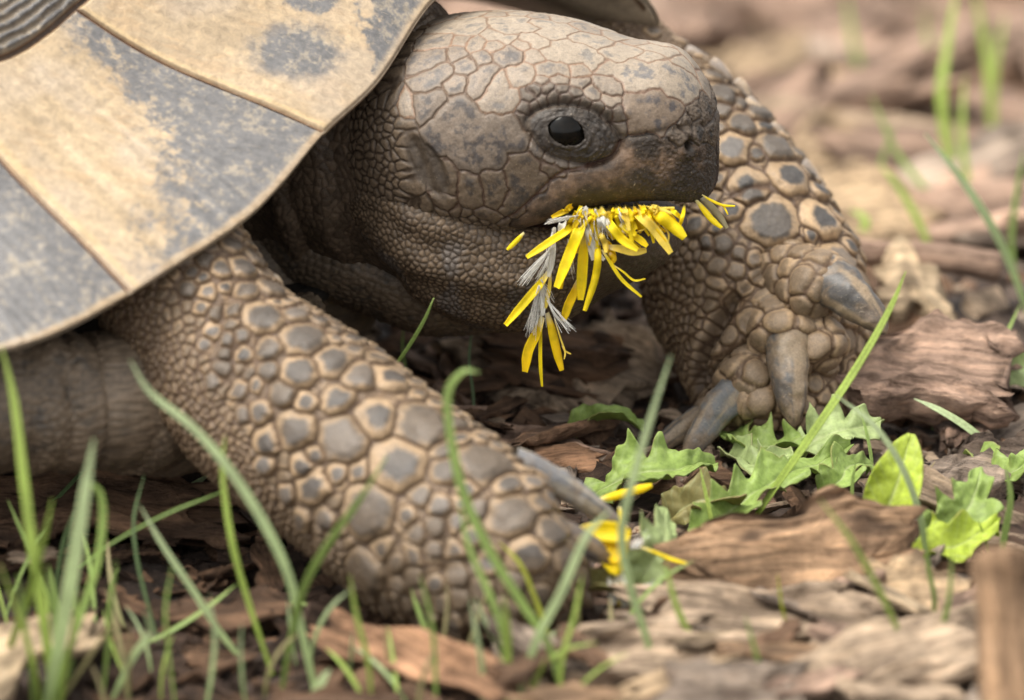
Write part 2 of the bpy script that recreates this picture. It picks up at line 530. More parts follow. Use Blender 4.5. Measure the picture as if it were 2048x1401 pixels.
# granular scales over the rest (rear, behind the ear)
cand = HV[:, ::3].reshape(-1, 3); cand = cand[rng.choice(len(cand), 14000, replace=False)]
loc = cand - C0
ca, cl, cz = loc @ HX, loc @ HL, loc[:, 2]
ok = ((ca < -1.3) & (cz < 4.3)) | (ca < -1.75) | ((cz < 2.75) & (ca < .2)) | ((cl < -.25) & (cz > 4.3))
crad = np.where(cz > 4.2, 0.085, 0.055)
crad = np.where((cl < -.25) & (cz > 4.3), 0.22, crad)
fs, fr = dart(cand[ok], crad[ok], S, np.full(len(S), .085), rng, 2500, .9)
S = np.vstack([S, fs]); B = np.concatenate([B, np.full(len(fs), .022)])
floc = fs - C0
ft = np.where((floc[:, 2] > 4.2), TN.index('pale'), TN.index('grain'))
ft = np.where((floc @ HX < -1.45) & (floc[:, 2] > 3.6), TN.index('grain'), ft)
ft = np.where((floc @ HX > 0.6) & (floc[:, 2] < 3.2), TN.index('beak'), ft)
TT = np.concatenate([TT, ft]).astype(int); I = np.concatenate([I, pid + np.arange(len(fs))]).astype(int)
warp = np.stack([fbm(HV, 9.0, 2, 40+k) - .5 for k in range(3)], -1)*0.06
d1, ed, nr = voronoi(HV + warp, S, np.zeros(len(S)), I)
tone = TT[nr]; bul = B[nr]
istymp = tone == TN.index('tymp')
isbeak = tone == TN.index('beak')
cw = np.where(np.isin(tone, [TN.index('crown')]), .018, .026)
crease = 1 - sm(0.004, cw, ed)
topk = np.where(np.isin(tone, [TN.index(t_) for t_ in ('crown', 'snouttop', 'pale')]), .55, 1.0)
disp = (-0.018*crease + bul*np.clip(ed/0.10, 0, 1)**.6 * 0.75)*topk
ty_c, ty_a, ty_b = seeds_from_px(bv, [crop1(318, 935), crop1(215, 750), crop1(430, 1110)])
ax_ = norm(ty_b-ty_a); L_ = np.linalg.norm(ty_b-ty_a)/2
rel = HV - ty_c; al_ = rel @ ax_; ac_ = np.linalg.norm(rel - al_[..., None]*ax_, axis=-1)
tyr = np.sqrt((al_/(L_*1.05))**2 + (ac_/.25)**2) + .25*(fbm(HV, 4, 3, 33)-.5)
tym = 1 - sm(.75, 1.1, tyr)
disp = disp*(1-.8*tym) - .07*tym*(1-.5*np.clip(tyr, 0, 1)**2) + tym*.014*np.sin((HV @ np.array([1.0, 0, .45]))*24 + 3*fbm(HV, 2, 2, 34))
disp += (0.012*(fbm(HV, 14, 4, 3)-.5) + 0.03*(fbm(HV, 3, 3, 5)-.5))*np.where(istymp, .3, 1)

hl = HV - C0
la, ll, lz = hl @ HX, hl @ HL, hl[..., 2]
# eyes: lids, opening, socket groove (both sides)
EYES = []
e0 = seeds_from_px(bv, [(1141, 266)])[0]
colmask = {}
lid_all = np.zeros(HV.shape[:2]); inner_all = np.zeros(HV.shape[:2]); sock_all = np.zeros(HV.shape[:2])
for side in (1, -1):
    ec = e0.copy()
    if side < 0: ec = ec - 2*((ec-C0) @ HL)*HL
    k = np.argmin(((HV-ec)**2).sum(-1)); n0 = HN.reshape(-1, 3)[k]
    tx = HX - (HX @ n0)*n0; tx /= np.linalg.norm(tx); ty = np.cross(n0, tx)
    if ty[2] < 0: ty = -ty
    rel = HV - ec
    ex, ey = rel @ tx, rel @ ty
    nearf = np.exp(-((rel @ n0)/0.7)**4)
    ca_, sa_ = math.cos(math.radians(-16)), math.sin(math.radians(-16))
    x2, y2 = ex*ca_ + ey*sa_, -ex*sa_ + ey*ca_
    # socket ellipse
    rs = np.sqrt(((x2-0.04)/0.72)**2 + ((y2+0.01)/(0.42-.08*sm(.2, .8, -x2)))**2)
    rs = rs*(1+.10*(fbm(HV, 3.5, 3, 15)-.5))
    lid = (1-sm(0.86, 1.0, rs))*nearf
    groove = np.exp(-((rs-1.0)/0.06)**2)*nearf*(.25+1.0*vnoise(HV, 2.6, 16))
    base_flat = -0.07*(1-sm(0.9, 1.25, rs))*nearf
    dome = 0.13*np.sqrt(np.clip(1-(rs/1.0)**2, 0, 1))*nearf
    # almond opening
    up_ = 0.195*np.clip(1-(np.abs(x2+0.07)/0.275)**2.0, 0, 1)**0.6
    dn_ = 0.195*np.clip(1-(np.abs(x2+0.06)/0.285)**2.2, 0, 1)**0.6
    inside = np.where(y2 > 0, y2/(up_+1e-3), -y2/(dn_+1e-3))
    inside = np.where(np.abs(x2+0.065) < 0.30, inside, 9)
    inside = inside + .25*(fbm(HV, 14, 2, 18)-.5)
    op = (1-sm(0.82, 1.02, inside))*nearf*(rs < .8)
    rim = np.exp(-((inside-1.22)/0.20)**2)*nearf*(rs < .9)
    rim2 = np.exp(-((inside-1.75)/0.12)**2)*nearf*(rs < .95)
    wr = .06*(fbm(np.stack([x2*5+rs*3, rs*9+y2*6, x2*0], -1), 1.0, 4, 9, .6)-.5)*lid + .025*(fbm(HV, 16, 3, 19)-.5)*lid
    disp = disp*(1-lid*0.75) + base_flat + dome*(lid > 0) - 0.07*groove + 0.012*rim + wr - 0.30*op
    lid_all = np.maximum(lid_all, lid); inner_all = np.maximum(inner_all, op); sock_all = np.maximum(sock_all, groove)
    # brow overhang
    br = np.exp(-(((x2-0.05)/0.78)**2)**2)*np.exp(-((y2-0.50)/0.12)**2)*nearf
    disp = disp + 0.11*br
    EYES.append((ec, n0, tx, ty, ca_, sa_))
# nostrils
for (px, py, sgn) in ((1377, 291, 1),):
    h = seeds_from_px(bv, [(px, py)])[0]
    for mir in (0, 1):
        c = h if not mir else h - 2*((h-C0) @ HL)*HL
        dd = np.sqrt(((HV-c)**2).sum(-1))
        disp += -0.17*np.exp(-(dd/0.055)**2) + 0.035*np.exp(-((dd-.15)/0.07)**2)
        nost = np.exp(-(dd/0.06)**2)
        inner_all = np.maximum(inner_all, nost*0.9)
# hollow between eye and nostril, jaw-line ledge along the beak
lor = polyline_dist(HV, [h for h in seeds_from_px(bv, [(1245, 275), (1300, 268), (1360, 256), (1410, 250)]) if h is not None])[0]
disp += -0.035*np.exp(-(lor/0.05)**2)
mw = [h for h in seeds_from_px(bv, [crop1(*p) for p in [(735,1222),(800,1185),(880,1120),(960,1040),(1030,975),(1100,945),(1200,930),(1290,905),(1350,860),(1390,790)]]) if h is not None]
mwd = polyline_dist(HV, mw)[0]
disp += -0.03*np.exp(-(mwd/0.03)**2) - 0.012*np.exp(-(mwd/0.12)**2)
# rough crust on the muzzle
muz = np.where(np.isin(tone, [TN.index('nose'), TN.index('beak')]), 1, 0)*sm(1.6, 2.8, la)
disp += muz*0.045*(fbm(HV, 26, 3, 31)-.5)
# beak edge serration
be = np.exp(-((lz - np.interp(la, aa, zb))/0.08)**2)
HV2 = HV + HN*disp[..., None]

def head_colour(Vg, tone, ed, bulk=None, seed=0):
    base = TARR['base'][tone]; blot = TARR['blot'][tone]; amt = TARR['amt'][tone][..., None]; cr = TARR['crease'][tone]
    f = fbm(Vg, 6.5, 5, 60+seed, .68)[..., None]
    rnd = vnoise(Vg, 1.7, 71+seed)[..., None]
    core = sm(.02, .10, ed)[..., None]
    b = sm(0.46, 0.64, f + (amt-.5)*0.55)*core
    c = base*(0.86+0.28*rnd) * (1-b) + blot*b
    k = (1 - sm(.006, .03, ed))[..., None]*0.85
    return c*(1-k) + cr*k

hc = head_colour(HV, tone, ed)
# muzzle goes from reddish brown under the eye to near black along the edge and nose
bk = isbeak[..., None]
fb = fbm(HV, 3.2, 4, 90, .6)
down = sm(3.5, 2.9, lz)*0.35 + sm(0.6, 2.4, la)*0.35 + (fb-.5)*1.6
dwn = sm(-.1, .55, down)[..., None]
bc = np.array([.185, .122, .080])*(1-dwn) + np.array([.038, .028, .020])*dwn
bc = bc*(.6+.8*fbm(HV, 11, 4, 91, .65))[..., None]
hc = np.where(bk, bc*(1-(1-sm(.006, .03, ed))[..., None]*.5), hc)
lidc = np.array([.046, .037, .030])*(0.2+1.6*fbm(HV, 12, 4, 14, .65))[..., None]
greyrim = np.array([.11, .12, .125])
hc = hc*(1-.85*tym[..., None]) + np.array([.062, .047, .034])*(.6+.8*fbm(HV, 7, 3, 35))[..., None]*.85*tym[..., None]
hc = hc*(1-lid_all[..., None]) + lidc*lid_all[..., None]
hc = hc*(1-.55*sock_all[..., None]) + np.array([.06, .048, .04])*.55*sock_all[..., None]
hc = hc*(1-inner_all[..., None]) + np.array([.02, .016, .013])*inner_all[..., None]
wl = np.exp(-(mwd/0.028)**2)[..., None]*.8
hc = hc*(1-wl) + np.array([.085, .042, .028])*wl
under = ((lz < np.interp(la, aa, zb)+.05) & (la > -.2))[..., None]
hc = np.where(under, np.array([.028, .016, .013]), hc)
hdust = TARR['dust'][tone] * (1-inner_all)

# lower jaw and throat
ab = np.concatenate([np.linspace(-2.4, 1.8, 330, endpoint=False), 1.8 + 0.80*np.sin(np.linspace(0, math.pi/2, 90))])
K2 = [-2.4, -1.8, -1.3, -0.7, -0.2, 0.3, 0.8, 1.2, 1.6, 2.0, 2.6]
jt = prof(K2, [3.3, 3.2, 3.1, 2.9, 2.66, 2.42, 2.36, 2.36, 2.36, 2.32, 2.26], ab)
jb = prof(K2, [2.1, 1.5, .95, .56, .42, .44, .60, .84, 1.12, 1.36, 1.60], ab)
jw = prof(K2, [1.0, 1.55, 1.84, 1.86, 1.76, 1.62, 1.46, 1.32, 1.18, 1.03, .85], ab)
jc = prof(K2, [2.6, 2.5, 2.4, 2.2, 2.0, 1.9, 1.9, 1.95, 2.0, 2.02, 2.05], ab)
q = np.clip((ab-1.8)/0.8, 0, 1)
k3 = (1-q**2.6)**(1/2.6)
jt = jc + (jt-jc)*k3**.5; jb = jc - (jc-jb)*k3; jw = jw*k3
JV = head_loft(ab, jw, jt, jb, jc, np.full(len(ab), 3.2), np.full(len(ab), 2.1), 520)
JN = grid_normals(JV, True, HW(np.zeros(1), np.zeros(1), np.array([1.8]))[0])
cand = JV[:, ::2].reshape(-1, 3); cand = cand[rng.choice(len(cand), 26000, replace=False)]
jl = cand - C0
jr = np.where(jl @ HX > 1.0, 0.07, 0.036) * (0.8 + .5*vnoise(cand, 1.5, 4))
keep = (jl @ HL > -1.0)
js, jrad = dart(cand[keep], jr[keep], np.zeros((0, 3)), np.zeros(0), rng, 5200, .92)
d1, ed, nr = voronoi(JV + np.stack([fbm(JV, 12.0, 2, 140+k) - .5 for k in range(3)], -1)*0.03, js, jrad*.6, np.arange(len(js)))
rel = JV - C0
pa, pl, pz = rel @ HX, rel @ HL, rel[..., 2]
front = sm(0.9, 1.5, pa)
disp = (0.030*np.sqrt(np.clip(ed/0.035, 0, 1)) - .012)*(1-.75*front)
# soft folds running back from the corner of the mouth
fold = np.sin((pz*5.2 + 1.1*pa + 1.2*fbm(JV, 1.6, 2, 8))*1.5)
disp += 0.05*fold*sm(1.3, .2, pa)*sm(.5, 1.6, pz)*sm(-2.2, -1.0, pa) + 0.05*(fbm(JV, 2.2, 3, 12)-.5)
disp += 0.02*front*(fbm(JV, 20, 3, 13)-.5)
JV2 = JV + JN*disp[..., None]
rnd = hash3(nr, nr*0, nr*0, 3)[..., None]
jc_ = np.array([.150, .105, .066])*(.65+.6*rnd)
gr = sm(.52, .66, fbm(JV, 2.2, 3, 77))[..., None]*.65
jc_ = jc_*(1-gr) + np.array([.125, .115, .11])*(.7+.5*rnd)*gr
cr = (1-sm(.003, .017, ed))[..., None]*.8
jc_ = jc_*(1-cr) + np.array([.055, .038, .025])*cr
fr_ = (front*(.55+.8*fbm(JV, 5, 3, 78)))[..., None].clip(0, 1)
jc_ = jc_*(1-fr_) + np.array([.065, .045, .03])*fr_
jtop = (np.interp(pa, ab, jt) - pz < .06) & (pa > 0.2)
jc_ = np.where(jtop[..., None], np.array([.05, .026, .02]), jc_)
jdust = np.full(JV.shape[:2], .5)

# ------------------------------------------------------------------ tortoise: limbs and neck as lofts along a line
def limb(ctrl, nu, nv, cap=0.0, start_cap=False):
    """ctrl rows: px, py, depth, half width in px, half depth in cm"""
    c = np.array([np.concatenate([P(r[0], r[1], r[2]), [r[3]*SPX*(DIST+r[2])/DIST, r[4]]]) for r in ctrl])
    L = np.concatenate([[0], np.cumsum(np.linalg.norm(np.diff(c[:, :3], axis=0), axis=1))])
    tt = np.linspace(0, L[-1], nu)
    if cap > 0:
        tt = np.concatenate([np.linspace(0, L[-1]-cap, nu-nu//5, endpoint=False),
                             L[-1]-cap + cap*np.sin(np.linspace(0, math.pi/2, nu//5))])
    ts = np.interp(tt, L, np.arange(len(c)))
    s = catmull(c, 0, ts=ts)
    cen, ru, rv = s[:, :3].copy(), s[:, 3].copy(), s[:, 4].copy()
    if cap > 0:
        q = np.clip((tt-(L[-1]-cap))/cap, 0, 1); k = (1-q**2.4)**(1/2.4)
        ru *= k; rv *= k
    T = norm(np.gradient(cen, axis=0))
    for _ in range(8): T[1:-1] = norm(T[:-2] + 2*T[1:-1] + T[2:])
    Vv = FW[None] - (T @ FW)[:, None]*T; Vv = norm(Vv)
    Uu = np.cross(T, Vv)
    m = 720
    ph = np.linspace(0, 2*math.pi, m, endpoint=False)
    e = 2/2.2
    cu, cv = np.sign(np.cos(ph))*np.abs(np.cos(ph))**e, np.sign(np.sin(ph))*np.abs(np.sin(ph))**e
    D = cen[:, None] + Uu[:, None]*(ru[:, None]*cu)[..., None] + Vv[:, None]*(rv[:, None]*cv)[..., None]
    wt = np.tile(np.where(cv < 0.2, 1.0, 0.35), (nu, 1))
    V = resample_sections(D, nv, wt)
    n = grid_normals(V, True)
    s_ = np.sign(np.sum(n*(V-cen[:, None])))
    return V, n*s_, cen, T, Uu, Vv, tt

def bumps(V, Nn, bv, lst):
    """soft swellings at photograph pixels: px, py, radius px, height cm"""
    d = np.zeros(V.shape[:2])
    for px, py, r, h in lst:
        hit = seeds_from_px(bv, [(px, py)])[0]
        if hit is None: continue
        dd = ((V-hit)**2).sum(-1)
        d += h*np.exp(-dd/(r*SPX)**2)
    return d

def grooves(V, bv, lst):
    """creases along photograph polylines: points, width px, depth cm"""
    d = np.zeros(V.shape[:2])
    for pts, w, h in lst:
        hit = [x for x in seeds_from_px(bv, pts) if x is not None]
        if len(hit) < 2: continue
        dd, t = polyline_dist(V, hit)
        d -= h*np.exp(-(dd/(w*SPX))**2)*np.clip(np.sin(np.clip(t, .02, .98)*math.pi)*2.2, 0, 1)
    return d

def scaled_skin(V, Nn, T, bv, seeds_px, fill_r, seed, tilt=.35, pre=None, smallcol=None, crease_w=.03, style=None):
    rg = np.random.default_rng(seed)
    pts = seeds_from_px(bv, [(s[0], s[1]) for s in seeds_px])
    ok = [k for k, p in enumerate(pts) if p is not None]
    S = np.array([pts[k] for k in ok]); R = np.array([seeds_px[k][2]*SPX for k in ok])
    cand = V[::2, ::2].reshape(-1, 3)
    cand = cand[rg.choice(len(cand), min(len(cand), 16000), replace=False)]
    fr = fill_r(cand)
    R = R*1.16
    fs, fr = dart(cand, fr, S, R*1.04, rg, 3500, .93)
    S2 = np.vstack([S, fs]); R2 = np.concatenate([R, fr])
    big = np.concatenate([np.ones(len(S)), np.zeros(len(fs))])
    wp = np.stack([fbm(V, 6.0, 2, seed*3+k) - .5 for k in range(3)], -1)*0.10
    d1, ed, nr = voronoi(V + wp, S2, R2*.80, np.arange(len(S2)))
    r = R2[nr]
    # large scales are rounded shields; the skin between them stays flat
    isb = big[nr] > 0
    rr_ = r*(1.10 + .16*(fbm(V, 3.0, 2, seed+400)-.5)) - d1
    inter = isb & (rr_ < 0)
    ed = np.where(isb, np.where(inter, np.minimum(ed, -rr_), np.minimum(ed, rr_)), ed)
    Tg = np.broadcast_to(T[:, None], V.shape)
    along = ((V - S2[nr])*Tg).sum(-1)/r
    prof_ = np.clip(ed/(r*.34), 0, 1)**.5
    h = np.clip(r*.33, .014, .080)
    disp = h*prof_*(.85 + .35*np.clip(ed/(r*.8), 0, 1))*(1 + tilt*np.clip(along, -1.2, 1.2)) - .02*(1-sm(.003, crease_w, ed))
    disp = np.where(inter, .012*np.clip(ed/.04, 0, 1) + .02*(fbm(V, 14, 3, seed+410)-.5), disp)
    ctr_ = S2[nr] + Tg*(r*.12)[..., None]
    rad = .35*np.clip(1 - ed/(r*.9), 0, 1) + .65*np.clip(np.linalg.norm(V + wp*.5 - ctr_, axis=-1)/(r*1.02), 0, 1.3)
    rad = np.where(inter, 1.2, rad)
    return disp, ed, nr, r, rad, S2, R2, big

def leg_colour(V, ed, nr, r, rad, big, seed, dirt=None, gm=1.0):
    rnd = hash3(nr, nr*0+seed, nr*0, 5)[..., None]
    f = fbm(V, 9, 4, seed+200, .6)[..., None]
    f2 = fbm(V, 1.3, 3, seed+230)[..., None]
    tan_ = np.array([.325, .228, .136])*(.74+.5*rnd)*(0.65+.7*f2)*(.8+.4*f)
    grey = np.array([.066, .060, .056])*(.55+.9*f)*(1+.09*np.sin(rad*26)[..., None]*sm(.05, .2, r)[..., None])
    lav = sm(.62, .8, hash3(nr, nr*0+seed, nr*0+3, 8))[..., None]*.35
    grey = grey*(1-lav) + np.array([.23, .205, .185])*lav
    sz = sm(.03, .12, r)[..., None]
    g = sm(.80, .58, rad[..., None] + (f-.5)*.40 + (rnd-.5)*.30)*(.20+.80*sz)*(.74+.4*rnd)
    g = np.clip(g*gm, 0, 1)
    c = tan_*(1-g) + grey*g
    c = c*(1-.22*(1-sz))
    cr = (1-sm(.006, .032, ed))[..., None]*.95
    c = c*(1-cr) + np.array([.085, .048, .028])*cr
    if dirt is not None:
        d = dirt[..., None]*(.35+.65*sm(.35, .60, fbm(V, 4, 4, seed+300))[..., None])
        c = c*(1-d*.8) + np.array([.150, .103, .062])*d*.8
    return c

# near foreleg
def c3(x, y, r): return (180+x/2.7676, 440+y/2.7676, r/2.7676)
def c4(x, y, r): return (560+x/2.7676, 800+y/2.7676, r/2.7676)
def c5(x, y, r): return (1260+x/2.458, 380+y/2.458, r/2.458)
def c6(x, y, r): return (1240+x/2.501, y/2.501, r/2.501)

NL = limb([(250,430,-3.6,165,1.2),(340,552,-4.2,170,1.2),(412,665,-4.6,172,1.2),(475,742,-4.9,186,1.25),(585,832,-5.3,203,1.3),(710,925,-5.7,203,1.3),
           (805,1003,-6.0,206,1.3),(900,1070,-6.3,205,1.3),(1005,1135,-6.5,172,1.25),(1085,1165,-6.6,130,1.15),(1165,1190,-6.7,95,1.0)], 520, 520, cap=0.9)
NV, NN, ncen, nTg, nU, nVv, ntt = NL
nbv = bvh_of(NV, True, 5, 5)
near_seeds = [c3(*s) for s in [(960,540,105),(1185,660,112),(1340,780,100),(1490,870,85),(1660,880,95),(1840,1130,135),(1590,1090,100),(1390,1220,118),(1130,1170,100),
  (1370,1000,78),(1160,840,88),(980,720,70),(860,400,62),(840,270,72),(910,215,66),(1005,385,78),(1130,525,66),(720,270,58),(640,225,50),(780,140,58),(900,125,45),
  (540,385,52),(655,400,52),(620,490,46),(560,290,36),(620,315,36),(750,375,36),(700,510,38),(790,500,46),(680,610,48),(760,660,42),(630,690,34),(740,740,38),
  (850,745,46),(840,640,42),(980,840,56),(730,820,46),(680,890,42),(820,940,50),(1060,960,62),(920,920,40),(1200,1010,56),(940,1060,60),(850,1080,44),(980,1230,76),
  (960,1350,56),(1240,1310,46),(1180,1370,70),(1445,665,60),(1270,560,50)]]
near_seeds += [c4(*s) for s in [(650,360,132),(180,470,96),(320,405,52),(490,620,135),(120,670,62),(250,660,60),(460,960,120),(915,400,70),(1130,350,132),(1240,480,70),(1260,650,105),
  (700,640,46),(860,700,46),(860,830,44),(640,900,44),(880,590,55),(860,1010,44),(980,970,55),(1000,1090,56),(960,1290,80),(780,1090,48),(650,1030,44),(1100,600,48),
  (1350,880,85),(1150,900,55),(1470,760,80),(1540,900,66),(1300,1000,62),(1100,1180,56),(1250,1150,56),(1420,1080,56),(30,520,52),(280,980,56),(960,130,60),(760,170,50)]]
def near_fill(c):
    # small scales behind and under the limb, medium ones elsewhere
    x = (c-C0)[:, 0]
    upv = ((c-C0) @ UP)
    px = 1024 + x/SPX/.95; py = 700 - upv/SPX/.95
    s = ((px-340)*.82 - (py-552)*(.57))/170            # across the limb: + towards its upper edge
    return np.where(s > .1, .11, np.where(s > -.35, .075, .05))*np.where(px > 700, 1.15, .9)
pre = bumps(NV, NN, nbv, [(1070,985,60,.18),(1050,1060,70,.10),(1000,1240,70,.10),(900,1240,60,.08),(1100,1120,60,.12)])
pre += grooves(NV, nbv, [([(575,600),(520,680),(470,770),(430,860)],16,.07),([(480,560),(440,640),(400,720)],12,.06),([(530,600),(480,690),(430,790)],12,.05),
                         ([(1075,1010),(1000,1060),(960,1010)],12,.05),([(860,1150),(960,1120),(1060,1130)],14,.05)])
dsp, ed, nr, r, rad, S2, R2, big = scaled_skin(NV, NN, nTg, nbv, near_seeds, near_fill, 11, .75)
dsp = dsp + pre + .05*(fbm(NV, 1.6, 3, 21)-.5) + .012*(fbm(NV, 16, 3, 22)-.5)
NV2 = NV + NN*dsp[..., None]
zfl = NV2[..., 2]; NV2[..., 2] = np.where(zfl < .10, .10 + (zfl-.10)*.12, zfl)
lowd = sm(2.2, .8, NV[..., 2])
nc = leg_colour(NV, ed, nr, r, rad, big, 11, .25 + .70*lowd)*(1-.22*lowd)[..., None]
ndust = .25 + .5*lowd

# far foreleg
FL = limb([(1215,110,3.6,120,1.15),(1290,215,3.1,148,1.2),(1405,325,2.5,158,1.2),(1475,435,2.0,178,1.2),(1500,545,1.6,222,1.15),(1535,650,1.35,208,1.1),
           (1545,745,1.15,185,1.05),(1545,830,1.0,150,1.0),(1540,905,.9,110,.9)], 480, 500, cap=0.8)
FV, FN, fcen, fTg, fU, fVv, ftt = FL
fbv = bvh_of(FV, True, 5, 5)
far_seeds = [c5(*s) for s in [(690,150,122),(590,5,75),(940,150,105),(890,225,38),(500,100,56),(320,170,58),(380,260,38),(460,270,44),(540,320,38),(610,340,42),(430,380,42),(520,400,42),
  (1030,360,100),(870,420,85),(760,370,46),(720,440,48),(750,510,42),(850,540,42),(670,540,46),(590,650,56),(700,610,52),(780,600,56),(640,680,44),(890,680,62),(940,770,62),(620,920,74),(640,1050,84),
  (540,850,60),(980,860,56),(910,950,42),(650,1150,66),(1060,740,46),(480,720,46),(410,770,46),(1100,900,50),(1000,480,60),(1080,280,46),(660,770,36),(500,560,38),(560,480,40)]]
far_seeds += [c6(*s) for s in [(640,920,84),(850,880,100),(560,740,92),(780,730,96),(680,770,40),(610,620,72),(680,560,80),(520,470,84),(460,380,56),(390,280,66),(500,550,50),(160,165,46),(990,950,60),(610,520,55),(720,640,55),
  (540,390,46),(300,210,50),(880,770,50)]]
def far_fill(c):
    x = (c-C0)[:, 0]; upv = ((c-C0) @ UP)
    px = 1024 + x/SPX; py = 700 - upv/SPX
    inner = sm(1480, 1360, px)
    return .125*(1-inner) + .05*inner
pre = bumps(FV, FN, fbv, [(1640,570,70,.20),(1560,640,60,.22),(1490,740,55,.24),(1500,800,50,.22),(1625,690,45,.16),(1660,650,40,.12),(1520,810,40,.10),(1440,520,70,.06)])
pre += grooves(FV, fbv, [([(1395,900),(1390,800),(1400,720),(1440,640),(1480,580)],15,.34),([(1500,520),(1560,500),(1630,485),(1690,480)],10,.10),([(1470,600),(1530,545),(1590,520)],8,.09),
                         ([(1400,780),(1440,730),(1500,690),(1560,655)],12,.26),([(1500,700),(1530,650),(1600,620),(1640,610)],8,.08),([(1640,690),(1680,720),(1690,780)],9,.12)])
dsp, ed, nr, r, rad, S2, R2, big = scaled_skin(FV, FN, fTg, fbv, far_seeds, far_fill, 23, .85)
dsp = dsp + pre + .04*(fbm(FV, 1.8, 3, 41)-.5) + .012*(fbm(FV, 18, 3, 42)-.5)
FV2 = FV + FN*dsp[..., None]
zfl = FV2[..., 2]; FV2[..., 2] = np.where(zfl < .25, .25 + (zfl-.25)*.12, zfl)
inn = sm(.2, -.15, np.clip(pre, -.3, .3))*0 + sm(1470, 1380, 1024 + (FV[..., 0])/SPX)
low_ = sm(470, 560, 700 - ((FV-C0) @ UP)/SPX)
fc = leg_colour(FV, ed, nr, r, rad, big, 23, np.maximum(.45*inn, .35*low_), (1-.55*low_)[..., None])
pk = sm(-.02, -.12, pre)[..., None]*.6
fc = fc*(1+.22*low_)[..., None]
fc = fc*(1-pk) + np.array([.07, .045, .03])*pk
fdust = np.full(FV.shape[:2], .4)

# fleshy toes of the far foot, each a roll of skin round its claw
TOES = []
for tk, ctrl in enumerate([
    [(1560,540,.9,60,.5),(1600,560,.45,66,.5),(1640,580,.02,74,.52),(1664,594,-.14,64,.46)],
    [(1540,590,.9,60,.5),(1556,640,.50,62,.5),(1570,686,.05,70,.52),(1573,706,-.10,60,.45)],
    [(1540,700,.9,55,.5),(1514,745,.45,60,.48),(1486,782,.02,62,.48),(1474,796,-.10,54,.42)],
    [(1480,790,.9,42,.4),(1440,825,.45,42,.38),(1412,848,.22,36,.32)],
    [(1600,650,.9,52,.45),(1632,690,.20,58,.46),(1658,730,.05,52,.42)],
    [(1530,740,.8,50,.45),(1522,800,.12,58,.46),(1524,836,.02,52,.40)]]):
    V, n, cen, T, *_ = limb(ctrl, 90, 120, cap=.22)
    tb = bvh_of(V, True, 3, 3)
    dsp, ed, nr, r, rad, *_ = scaled_skin(V, n, T, tb, [(ctrl[1][0], ctrl[1][1], 26), (ctrl[2][0], ctrl[2][1], 24)], lambda c: np.full(len(c), .17), 70+tk, .3)
    V2 = V + n*(dsp*.8 + .05*(fbm(V, 4, 3, 80+tk)-.5))[..., None]
    c = leg_colour(V, ed, nr, r, rad, None, 70+tk, np.full(V.shape[:2], .3), .4)
    TOES.append((V2, c*1.12, np.full(V.shape[:2], .6)))
# neck with its folded collar
def tube(path, ru, rv, nu, nv, foldf):
    cen = catmull(path, nu); ru = catmull(ru, nu)[:, 0]; rv = catmull(rv, nu)[:, 0]
    T = norm(np.gradient(cen, axis=0)); Z = np.array([0, 0, 1.0])
    A = norm(Z - (T @ Z)[:, None]*T); Bv = np.cross(T, A)
    ph = np.linspace(0, 2*math.pi, nv, endpoint=False)
    s = np.linspace(0, 1, nu)
    V = cen[:, None] + A[:, None]*(rv[:, None]*np.cos(ph))[..., None] + Bv[:, None]*(ru[:, None]*np.sin(ph))[..., None]
    n = grid_normals(V, True); n = n*np.sign(np.sum(n*(V-cen[:, None])))
    d = foldf(np.broadcast_to(s[:, None], V.shape[:2]), np.broadcast_to(ph[None], V.shape[:2]), V)
    return V, n, d
npath = [C0 + np.array([.2, .1, 3.0]), C0 + np.array([-1.2, .55, 3.0]), C0 + np.array([-2.4, 1.15, 3.1]), C0 + np.array([-3.6, 1.9, 3.2]), C0 + np.array([-5.2, 2.9, 3.3])]
def neckfold(s, ph, V):
    low = .5-.5*np.cos(ph)                       # 1 underneath
    x = s + .085*low**2 - .02*np.sin(ph) + .10*(fbm(V, .55, 3, 51)-.5)
    d = np.zeros_like(s)
    for s0, h, w in ((.275, .28, .085), (.40, .16, .10), (.53, .22, .09), (.66, .14, .12), (.8, .16, .1)):
        t = (x-s0)/w
        d += h*np.where(t < 0, 0, np.exp(-t*1.3))*sm(-.05, .55, t)*1.25*(.6+.8*vnoise(V, .7, int(s0*100)))
    d -= .35*sm(.275, .20, x)
    return d
KV, KN, kd = tube(npath, [1.45, 1.62, 1.75, 1.9, 2.1], [1.9, 2.0, 2.1, 2.1, 2.1], 420, 520, neckfold)
cand = KV[:, ::2].reshape(-1, 3); cand = cand[rng.choice(len(cand), 16000, replace=False)]
keep = (cand[:, 1] < 2.6)
ks, kr = dart(cand[keep], np.full(keep.sum(), .042), np.zeros((0, 3)), np.zeros(0), rng, 3800, .92)
d1, ed, nr = voronoi(KV + np.stack([fbm(KV, 9.0, 2, 240+k) - .5 for k in range(3)], -1)*0.05, ks, kr*.6, np.arange(len(ks)))
kd2 = kd + .02*np.sqrt(np.clip(ed/.04, 0, 1)) + .16*(fbm(KV, np.array([1.6, 1.6, .6]), 3, 52)-.5)
KV2 = KV + KN*kd2[..., None]
rnd = hash3(nr, nr*0, nr*0, 9)[..., None]
kc = np.array([.115, .082, .055])*(.65+.6*rnd)*(.7+.6*fbm(KV, 1.2, 3, 53))[..., None]  # brown skin, darkened to carry the shell's shade over the neck
cr = (1-sm(.003, .016, ed))[..., None]*.7
kc = kc*(1-cr) + np.array([.05, .034, .024])*cr

